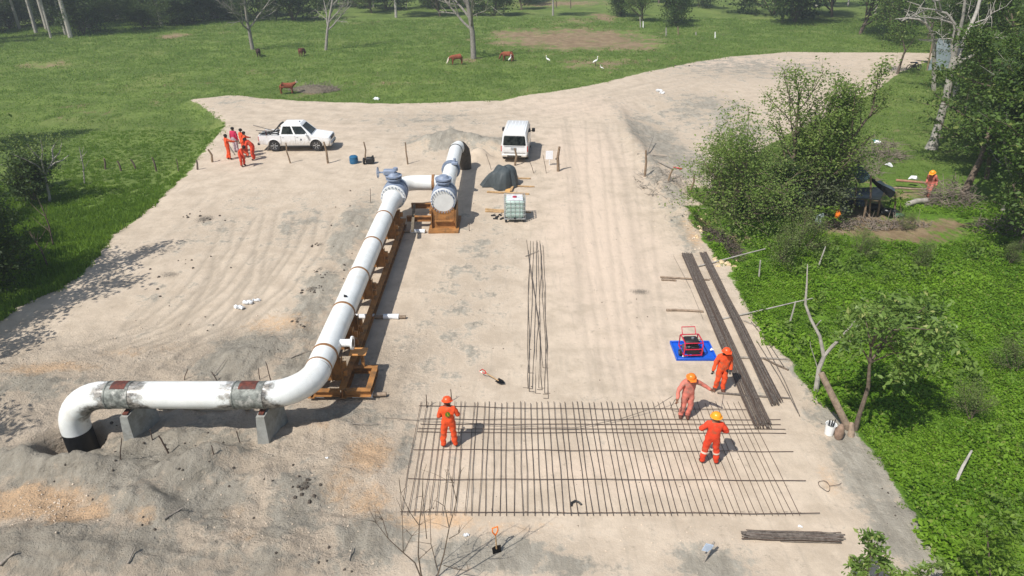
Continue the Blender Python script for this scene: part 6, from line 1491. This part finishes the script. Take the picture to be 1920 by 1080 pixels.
MB().tube([(0, 0, -.1), (0, 0, .9)], .02, 6).build('stake', M_egret, t); MB().box((-.02, -.03, .68), (.46, .02, .55), bev=.005).build('board', mat('sign_white', (.78, .80, .84), .4, var=.03), t); MB().box((.45, 0, .42), (.14, .06, .08)).build('tag', M_trim, t)
LIT = [((449, 578), .18, 'left crumpled white plastic scrap of three near the tyre tracks'), ((466, 569), .2, 'middle crumpled white plastic scrap of three near the tyre tracks'), ((481, 564), .15, 'right crumpled white plastic scrap of three near the tyre tracks'), ((1236, 172), .3, 'white plastic scrap beside the sand road'),
       ((1241, 176), .22, 'small white plastic scrap just right of a bigger one by the sand road'), ((706, 187), .3, 'pale scrap on the field edge above the yard'), ((874, 1004), .08, 'small bright white scrap in front of the rebar mat'), ((1500, 988), .06, 'tiny white scrap right above the short bundle'), ((613, 860), .05, 'tiny white scrap between the mounds'), ((1349, 375), .12, 'white scrap beside the brush at the road edge')]
for i, (p, s, lb) in enumerate(LIT):
    rg = random.Random(i); mb = MB(); n = 9
    mb.tube([(s * (k / 4 - 1), rg.gauss(0, s * .25), s * .35 + rg.gauss(0, s * .1)) for k in range(n)], [s * .12] + [s * rg.uniform(.3, .55) for _ in range(n - 2)] + [s * .1], 6)
    solo('plastic_scrap', mb, M_plast, lb, 'litter', G(*p), rg.uniform(-.4, .4))

# ------------------------------------------------------------ fence posts, stakes, sticks
def post(x0, y0, x1, y1, r, lb, m=None, name='fence_post', cat='post', bend=0.0):
    g = G(x0, y0); top = PW(x1, y1, g.y); mid = g.lerp(top, .55) + Vector((bend, 0, 0))
    mid2 = g.lerp(top, .8) + Vector((bend * .4, .02, 0))
    return solo(name, MB().tube([g - Vector((0, 0, .15)), g.lerp(top, .3) + Vector((bend * .5, 0, 0)), mid, mid2, top], [r * 1.1, r, r * .95, r * .85, r * .8], 8), m or M_log, lb, cat)
M_post = mat('post_wood', (.23, .165, .11), .9, var=.3, scale=9, bump=.5, bscale=20)
FP = [(398, 304, 390, 280, .07, 'fence post at the meadow edge left of the group of workers'), (545, 306, 536, 268, .05, 'thin bent fence post in front of the pickup rear wheel'), (615, 306, 607, 266, .07, 'thick fence post in front of the pickup front wheel'), (684, 300, 682, 266, .05, 'fence post behind the small black machine'),
      (765, 308, 760, 267, .05, 'fence post standing alone left of the sand heap'), (965, 310, 965, 278, .07, 'fence post right behind the van rear, in front of its bumper'), (1047, 321, 1049, 275, .09, 'thick upright fence post right of the white sign'),
      (1209, 331, 1211, 282, .07, 'fence post at the right road edge with a stick across it'), (1293, 358, 1302, 327, .06, 'dark post at the grass edge below the cluster'), (1252, 342, 1262, 316, .06, 'leaning post among the dead sticks at the road edge'), (1345, 362, 1350, 325, .06, 'pale post under the wide low tree')]
for i, (x0, y0, x1, y1, r, lb) in enumerate(FP): post(x0, y0, x1, y1, r, lb, M_post, bend=(.12, -.08, .05, .1, -.03)[i % 5])
FL = [(197, 317, 195, 297, 'first from the left'), (227, 320, 220, 302, 'second from the left'), (255, 317, 245, 299, 'third from the left'), (293, 320, 285, 295, 'fourth from the left'), (334, 320, 330, 298, 'fifth, thin'), (370, 318, 368, 300, 'last, at the edge of the sand yard')]
for i, (x0, y0, x1, y1, w) in enumerate(FL): post(x0, y0, x1, y1, .06 if i != 4 else .03, 'dark fence post of the meadow row, ' + w, M_bark, bend=.04)
# barbed wire between the meadow posts
wp = [PW(*((a + c) / 2, (b * .3 + d * .7)), G(a, b).y) for a, b, c, d, w in FL]
solo('fence_wire', MB().tube(wp, .003, 4), M_rebar, 'thin fence wire strung along the dark meadow posts', 'wire')
ST = [(922, 318, 911, 288, 'rusty bar stake left behind the van'), (1002, 325, 988, 290, 'rusty bar stake right behind the van'), (1025, 325, 1018, 290, 'rusty bar stake left of the white sign'), (225, 862, 228, 822, 'straight bar stake left of the left concrete block'), (317, 850, 297, 817, 'thick bar stake in front of the low pipe middle'), (401, 853, 396, 835, 'short bar stake in the sand mound before the low pipe'),
      (450, 829, 443, 809, 'bar stake left of the right concrete block'), (344, 712, 352, 692, 'short stake behind the left part of the low pipe'), (408, 714, 396, 697, 'bar stake behind the middle of the low pipe'), (487, 712, 484, 690, 'bar stake behind the low pipe near the right weld'), (510, 722, 498, 678, 'long thin stake behind the right weld of the low pipe'),
      (695, 380, 694, 353, 'thin stake left of the left valve'), (800, 764, 799, 740, 'stake at the far left corner of the rebar mat'), (847, 752, 845, 730, 'stake behind the helmet of the left worker'), (880, 433, 879, 418, 'tiny stake right of the short skid'), (286, 826, 281, 805, 'thin bar stake beside the left concrete block')]
for x0, y0, x1, y1, lb in ST: post(x0, y0, x1, y1, .016 if 'thick' not in lb else .024, lb, M_rebar, 'bar_stake', 'stake')
SK = [((1195, 290), (1250, 296), .05, 'dead branch lying across the road-edge post'), ((1235, 305), (1262, 320), .06, 'dead branch lying among the dry brush at the road edge'), ((1212, 292), (1224, 268), .04, 'slanted stick leaning on the road-edge post'), ((1260, 390), (1330, 394), .04, 'dark stick lying towards the grass tongue'), ((240, 300), (240, 300), 0, ''),
      ((640, 795), (712, 797), .015, 'thin stick lying on the sand left of the mat'), ((308, 975), (345, 957), .03, 'dark stick on the grey mound in the lower left'), ((0, 1062), (30, 1040), .04, 'dark branch at the lower left corner'), ((655, 1052), (662, 1030), .02, 'small twig at the lower middle'), ((240, 1058), (255, 1030), .02, 'small dark twig on the lower left mound'),
      ((400, 705), (425, 675), .02, 'thin crooked twig on the sand behind the low pipe'), ((545, 672), (578, 660), .02, 'thin crooked twig left of the long elbow'), ((1278, 318), (1262, 316), .05, 'red strip of plastic lying among the dry brush')]
for a, b_, r, lb in SK:
    if r: logthing(G(*a, r), G(*b_, r + (.5 if 'slanted' in lb else .05)), r, r * .6, lb, m=M_red if 'red' in lb else M_twig, cat='stick', name='stick', seed=a[1])
M_clod = mat('soil_clod', (.075, .062, .05), .95, var=.3, scale=10, bump=1, bscale=12)
rs = np.random.RandomState(5)
def rocks(name, label, spots, m, kind='stuff', cat='clods'):
    mb = MB()
    for (px, py, n, sx, sy, s) in spots:
        for _ in range(n if 'pale' in name or n < 15 else int(n * .7)):
            g = G(px + rs.randn() * sx, py + rs.randn() * sy); q = s * rs.uniform(.4, 1.3)
            vs = []
            for z, k in ((-.4, .7), (.2, 1.0), (.75, .5)):
                for j in range(5): a = j * 1.257 + rs.rand() * .6; vs.append(g + Vector((math.cos(a) * q * k * rs.uniform(.7, 1.2), math.sin(a) * q * k * rs.uniform(.7, 1.2), z * q)))
            fs = [(r * 5 + j, r * 5 + (j + 1) % 5, r * 5 + 5 + (j + 1) % 5, r * 5 + 5 + j) for r in (0, 1) for j in range(5)] + [(10, 11, 12, 13, 14)]
            mb.add(vs, fs)
    o = mb.build(name, m, None, smooth=False, kind=kind, label=label, category=cat); return o
rocks('soil_clods', 'dark soil clods scattered over the sand', [(588, 542, 14, 12, 5, .06), (600, 510, 8, 10, 5, .06), (590, 460, 5, 4, 4, .07), (575, 915, 26, 14, 12, .06), (240, 820, 20, 90, 30, .05), (380, 410, 12, 18, 6, .07), (560, 608, 4, 6, 3, .06), (1230, 118, 5, 40, 4, .12), (600, 1045, 10, 40, 12, .04),
      (430, 590, 20, 120, 60, .03), (340, 500, 16, 40, 25, .06), (1100, 500, 40, 120, 100, .022), (1100, 860, 40, 220, 60, .018), (900, 600, 30, 60, 80, .025), (300, 920, 60, 200, 60, .035), (640, 480, 24, 20, 60, .05), (1650, 950, 20, 30, 60, .03)], M_clod)
rocks('pale_stones', 'small pale stones scattered over the sand', [(560, 960, 90, 150, 40, .025), (1200, 1000, 70, 200, 25, .022), (90, 950, 80, 70, 20, .03), (1100, 400, 60, 100, 100, .03), (850, 700, 60, 60, 60, .02), (300, 620, 50, 120, 60, .03), (1300, 440, 20, 12, 30, .05)], mat('pale_stone', (.55, .46, .36), .95, var=.2))

# ------------------------------------------------------------ camp under a tarp, brush, shed at right
def brush(name, label, c, rx, ry, h, n, seed, m, ln=.9, cat='brush'):
    rg = random.Random(seed); mb = MB()
    for _ in range(n):
        a = rg.uniform(0, 6.28); q = math.sqrt(rg.random()); x = c.x + q * rx * math.cos(a); y = c.y + q * ry * math.sin(a); z = tz(x, y) + h * (1 - q * q) * rg.random()
        d = Vector((rg.gauss(0, 1), rg.gauss(0, 1), rg.gauss(.25, .35))).normalized() * ln * rg.uniform(.4, 1.1); p = Vector((x, y, z))
        mb.tube([p, p + d * .5 + Vector((0, 0, rg.uniform(-.05, .1))), p + d], [.02, .014, .006], 4, cap=False)
    return solo(name, mb, m, label, cat)
M_deadb = mat('dead_brush', (.20, .165, .135), .95, var=.3, scale=3)
brush('brush_pile', 'heap of dead brush with litter behind the roadside cluster', G(1635, 295), 2.3, 1.6, 1.6, 420, 1, M_deadb)
brush('bramble', 'brown leafless bramble between the roadside cluster and the brush heap', G(1575, 320), 2.6, 2.0, 1.7, 420, 11, M_deadb)
brush('brush_pile', 'dead brush standing beside the walking worker at right', G(1775, 380), 1.5, 1.0, 1.5, 300, 2, M_deadb, 1.1)
brush('brush_pile', 'dark cut brush at the yard edge below the dirt tongue', G(1352, 462), .9, 2.0, .6, 380, 3, mat('dark_brush', (.095, .075, .06), .95, var=.3), .6)
brush('brush_pile', 'thin dry twigs lying under the road-edge posts', G(1245, 335), 1.6, 2.6, .3, 160, 4, M_twig, .7)
brush('brush_pile', 'dry twigs and debris under the wide low tree', G(1370, 345), 1.8, 1.5, .6, 200, 5, M_deadb, .7)
brush('brush_pile', 'grey twigs lying in front of the tarp camp', G(1620, 425), 3.6, .7, .35, 320, 6, M_deadb, .8)
brush('brush_pile', 'dark cut branches heaped on the earth heap beside the cow', G(590, 170), 2.6, 1.2, .7, 160, 7, M_deadb, 1.0)
brush('brush_pile', 'grey brush at the right picture edge below the wood', G(1885, 430), 2.0, 1.0, .7, 180, 8, M_deadb, .8)
for i, (px, py, m_, lb) in enumerate([(1640, 292, M_plast, 'white litter lying on the dead brush heap'), (1636, 288, mat('turquoise_scrap', (.12, .45, .48), .5), 'turquoise plastic scrap on the dead brush heap'), (1667, 312, M_plast, 'white scrap on the grass right of the dead brush heap'), (1708, 350, M_plast, 'white bag hanging on the rail between camp and worker')]):
    rg = random.Random(i); g = G(px, py, .9 if i < 2 else (.5 if i == 3 else .05)); solo('plastic_scrap', MB().tube([(-.25, 0, 0), (-.1, .1, .1), (.1, -.05, .08), (.3, .05, 0)], [.05, .14, .12, .03], 6), m_, lb, 'litter', g, i)
# tarp shelter at the camp
yb = G(1640, 420).y
def CP(px, py, dy=0): return PW(px, py, yb + dy)
M_tarp2 = mat('black_tarp', (.012, .014, .016), .35, var=.3, scale=3, bump=.8, bscale=4)
M_net = mat('green_shade_net', (.035, .065, .065), .8, var=.2)
t = thing('tarp_shelter', 'low open shelter of crooked poles under a sagging black tarp and green net', 'shelter')
for (x0, y0, x1, y1) in [(1618, 412, 1625, 375), (1630, 408, 1633, 330), (1645, 405, 1650, 372), (1560, 415, 1562, 352), (1676, 400, 1680, 360), (1600, 395, 1606, 345)]:
    g = G(x0, y0); MB().tube([g - Vector((0, 0, .1)), PW((x0 + x1) / 2 + 1, (y0 + y1) / 2, g.y), PW(x1, y1, g.y)], .055, 7).build('pole', M_post, t)
def sheet(nm, quad, m_, n=8, sag=.2, par=t):
    A, B, Cc, D = [Vector(q) for q in quad]; mb = MB(); vs = []; th = Vector((0, 0, -.02))
    for i in range(n + 1):
        for j in range(n + 1):
            u, v = i / n, j / n; p = A.lerp(B, u).lerp(D.lerp(Cc, u), v); p.z -= sag * math.sin(math.pi * u) * math.sin(math.pi * v) + .04 * math.sin(7 * u + 5 * v); vs.append(p)
    k = len(vs); vs += [p + th for p in vs]; fs = []
    for i in range(n):
        for j in range(n):
            a = i * (n + 1) + j; fs += [(a, a + 1, a + n + 2, a + n + 1), (a + k, a + n + 1 + k, a + n + 2 + k, a + 1 + k)]
    mb.add(vs, fs); return mb.build(nm, m_, par)
sheet('tarp', (CP(1628, 332, 1.2), CP(1642, 338, .6), CP(1680, 362, -.2), CP(1668, 372, .0)), M_tarp2, sag=.1)
sheet('tarp', (CP(1640, 338, 1.2), CP(1655, 340, 1.8), CP(1678, 355, 1.2), CP(1676, 368, .0)), mat('grey_tarp', (.055, .075, .09), .4, var=.2), sag=.15)
sheet('shade_net', (CP(1595, 312, 2.2), CP(1612, 305, 3.4), CP(1634, 334, 1.6), CP(1610, 345, .8)), M_net, sag=.1)
sheet('roof_tarp', (CP(1550, 372, .2), CP(1650, 374, .2), CP(1662, 352, 2.6), CP(1560, 350, 2.6)), M_tarp2, sag=.25)
for i, (px, py, dx, dy, dz, m_, lb, nm) in enumerate([(1592, 385, .9, .5, .5, mat('navy_cloth', (.03, .045, .09), .8), 'dark blue bundle under the tarp shelter, leftmost', 'bundle'), (1612, 388, .5, .4, .4, mat('bluegrey_cloth', (.12, .16, .22), .8), 'blue-grey bundle in the middle of the tarp shelter', 'bundle'),
        (1582, 398, .6, .4, .35, mat('steelblue_cloth', (.16, .22, .30), .8), 'pale blue bundle at the front left of the tarp shelter', 'bundle'), (1640, 396, .9, .5, .45, M_tarp2, 'black bundle between the poles of the tarp shelter', 'bundle'), (1668, 404, 1.0, .6, .4, M_tarp2, 'black bundle at the right end of the camp', 'bundle'), (1686, 408, .6, .4, .25, mat('green_cloth', (.05, .12, .07), .8), 'small green bundle beside the black one at the camp', 'bundle'),
        (1535, 418, .35, .35, .5, mat('pale_drum', (.35, .42, .42), .6), 'pale drum under the bright sapling at the camp', 'drum')]):
    g = G(px, py); rg = random.Random(i)
    if nm == 'drum': solo(nm, MB().lathe([(.0, 0), (.2, 0), (.2, .55), (.17, .6), (0, .6)], 14), m_, lb, nm, g); continue
    solo(nm, MB().tube([(-dx / 2, 0, dz * .3), (-dx / 4, .05, dz * .5), (dx / 6, -.05, dz * .6), (dx / 2, .05, dz * .35)], [dz * .25, dz * .55, dz * .5, dz * .2], 9), m_, lb, nm, g, rg.uniform(-.4, .4))
solo('cloth', MB().tube([(0, 0, 0), (.05, .02, .2), (.0, .05, .45)], [.10, .16, .06], 8), M_horg, 'small orange cloth hanging in the bright sapling at the camp', 'cloth', PW(1568, 408, G(1550, 432).y))
logthing(G(1698, 388, .16), G(1738, 380, .16), .16, .15, 'thick pale log lying at the edge of the camp clearing', m=M_pale)
logthing(G(1676, 352, .5), G(1735, 356, .45), .08, .07, 'long reddish rail pole leading from the camp to the walking worker', m=mat('reddish_pole', (.34, .18, .12), .85, var=.2), cat='pole', name='pole')
logthing(G(1672, 360, .3), G(1740, 362, .25), .07, .06, 'lower brown pole below the reddish rail at the camp', m=M_log, cat='pole', name='pole')
rocks('limestone_blocks', 'pale broken limestone lumps at the yard edge below the dark brush', [(1372, 492, 22, 9, 5, .14), (1345, 488, 8, 6, 6, .12), (1312, 430, 10, 5, 16, .12)], mat('limestone', (.62, .48, .30), .9, var=.2), cat='rocks')
solo('earth_heap', MB().add([(math.cos(a) * 2.2 * q * (1 + .2 * math.sin(3 * a)), math.sin(a) * 1.3 * q, .55 * (1 - q * q) + .05 * math.sin(5 * a) * q - .02) for q in (0.01, .3, .6, .85, 1.0) for a in [k * math.pi / 9 for k in range(18)]],
     [(r * 18 + j, (r + 1) * 18 + j, (r + 1) * 18 + (j + 1) % 18, r * 18 + (j + 1) % 18) for r in range(4) for j in range(18)]), mat('heap_earth', (.13, .11, .08), .95, var=.3, bump=1, bscale=6), 'low heap of grey earth in the meadow beside the standing cow', 'earth heap', G(590, 170))
# pale shelter among the trees at the end of the road, with a dark machine
g = G(1755, 130); t = thing('pale_shelter', 'pale blue-grey sheeted shelter among the trees at the end of the sand road', 'shelter')
M_sheet = mat('bluegrey_sheet', (.20, .245, .265), .6, var=.2, scale=1.2, bump=.5, bscale=3)
a, b_ = G(1738, 132), G(1788, 134); up = Vector((0, 0, 3.0))
sheet('wall_sheet', (a, b_, b_ + up + Vector((0, .5, 0)), a + up + Vector((.6, .5, .2))), M_sheet, sag=0, par=t); sheet('roof_sheet', (a + up + Vector((.6, .5, .2)), b_ + up + Vector((0, .5, 0)), b_ + up + Vector((0, 4, -.6)), a + up + Vector((0, 4, -.4))), M_sheet, sag=.1, par=t)
for q in (a, b_): MB().tube([q, q + up + Vector((0, .4, .1))], .08, 7).build('pole', M_post, t)
g = G(1712, 132); t = thing('motorbike', 'dark small motorbike parked at the end of the sand road under the trees', 'motorbike', g, .2)
for x in (-.6, .6):
    MB().tube([(x + .28 * math.cos(k * .52), 0, .32 + .28 * math.sin(k * .52)) for k in range(12)], .05, 6, closed=True).build('wheel', M_tyre, t)
MB().tube([(-.6, 0, .32), (-.2, 0, .55), (.35, 0, .75), (.6, 0, .32)], .05, 7).box((0, 0, .45), (.4, .22, .3), bev=.04).build('frame', M_trim, t); MB().box((-.25, 0, .82), (.6, .24, .1), bev=.04).build('seat', M_trim, t); MB().tube([(.35, -.3, 1.0), (.4, 0, .98), (.35, .3, 1.0)], .02, 6).build('handlebar', M_trim, t); MB().box((.12, 0, .80), (.3, .2, .16), bev=.05).build('fuel_tank', mat('blue_paint', (.05, .12, .3), .3), t)
# far pasture fence posts
FF = [(1201, 52, 1200, 32, 'pale post left of a pair at the far pasture edge', M_pale), (1206, 52, 1206, 40, 'short white post right of a pair at the far pasture edge', M_egret), (1249, 68, 1249, 52, 'thin pale post in the pasture right of the white pair', M_pale), (1272, 66, 1271, 50, 'reddish thin post in the pasture', M_post), (1341, 72, 1341, 60, 'white thin post far right in the pasture', M_egret), (1305, 66, 1305, 60, 'tiny pale post in the middle of the pasture fence', M_pale),
      (1070, 16, 1070, 0, 'dark post at the top edge by the bare track', M_bark), (1043, 14, 1043, 2, 'thin dark post left of the one at the bare track', M_bark), (700, 14, 700, 0, 'thin pale post before the far hedge, left part', M_pale), (740, 14, 740, 0, 'thin pale post before the far hedge, middle part', M_pale), (762, 14, 762, 0, 'thin pale post before the far hedge near the big bare tree', M_pale)]
for x0, y0, x1, y1, lb, m_ in FF: post(x0, y0, x1, y1, .09, lb, m_)

# ------------------------------------------------------------ thin summer haze
hz = MB().box((0, 160, 18), (700, 640, 44)).build('haze', None, None, smooth=False, kind='stuff')
hz.data.materials.clear(); hm, nt, b = newmat('haze_air'); nt.nodes.remove(b)
pv = N(nt, 'ShaderNodeVolumePrincipled'); pv.inputs['Color'].default_value = (.80, .88, .95, 1); pv.inputs['Density'].default_value = .0009; pv.inputs['Anisotropy'].default_value = .2
L(nt, pv.outputs[0], nt.nodes['Material Output'].inputs['Volume']); hz.data.materials.append(hm)
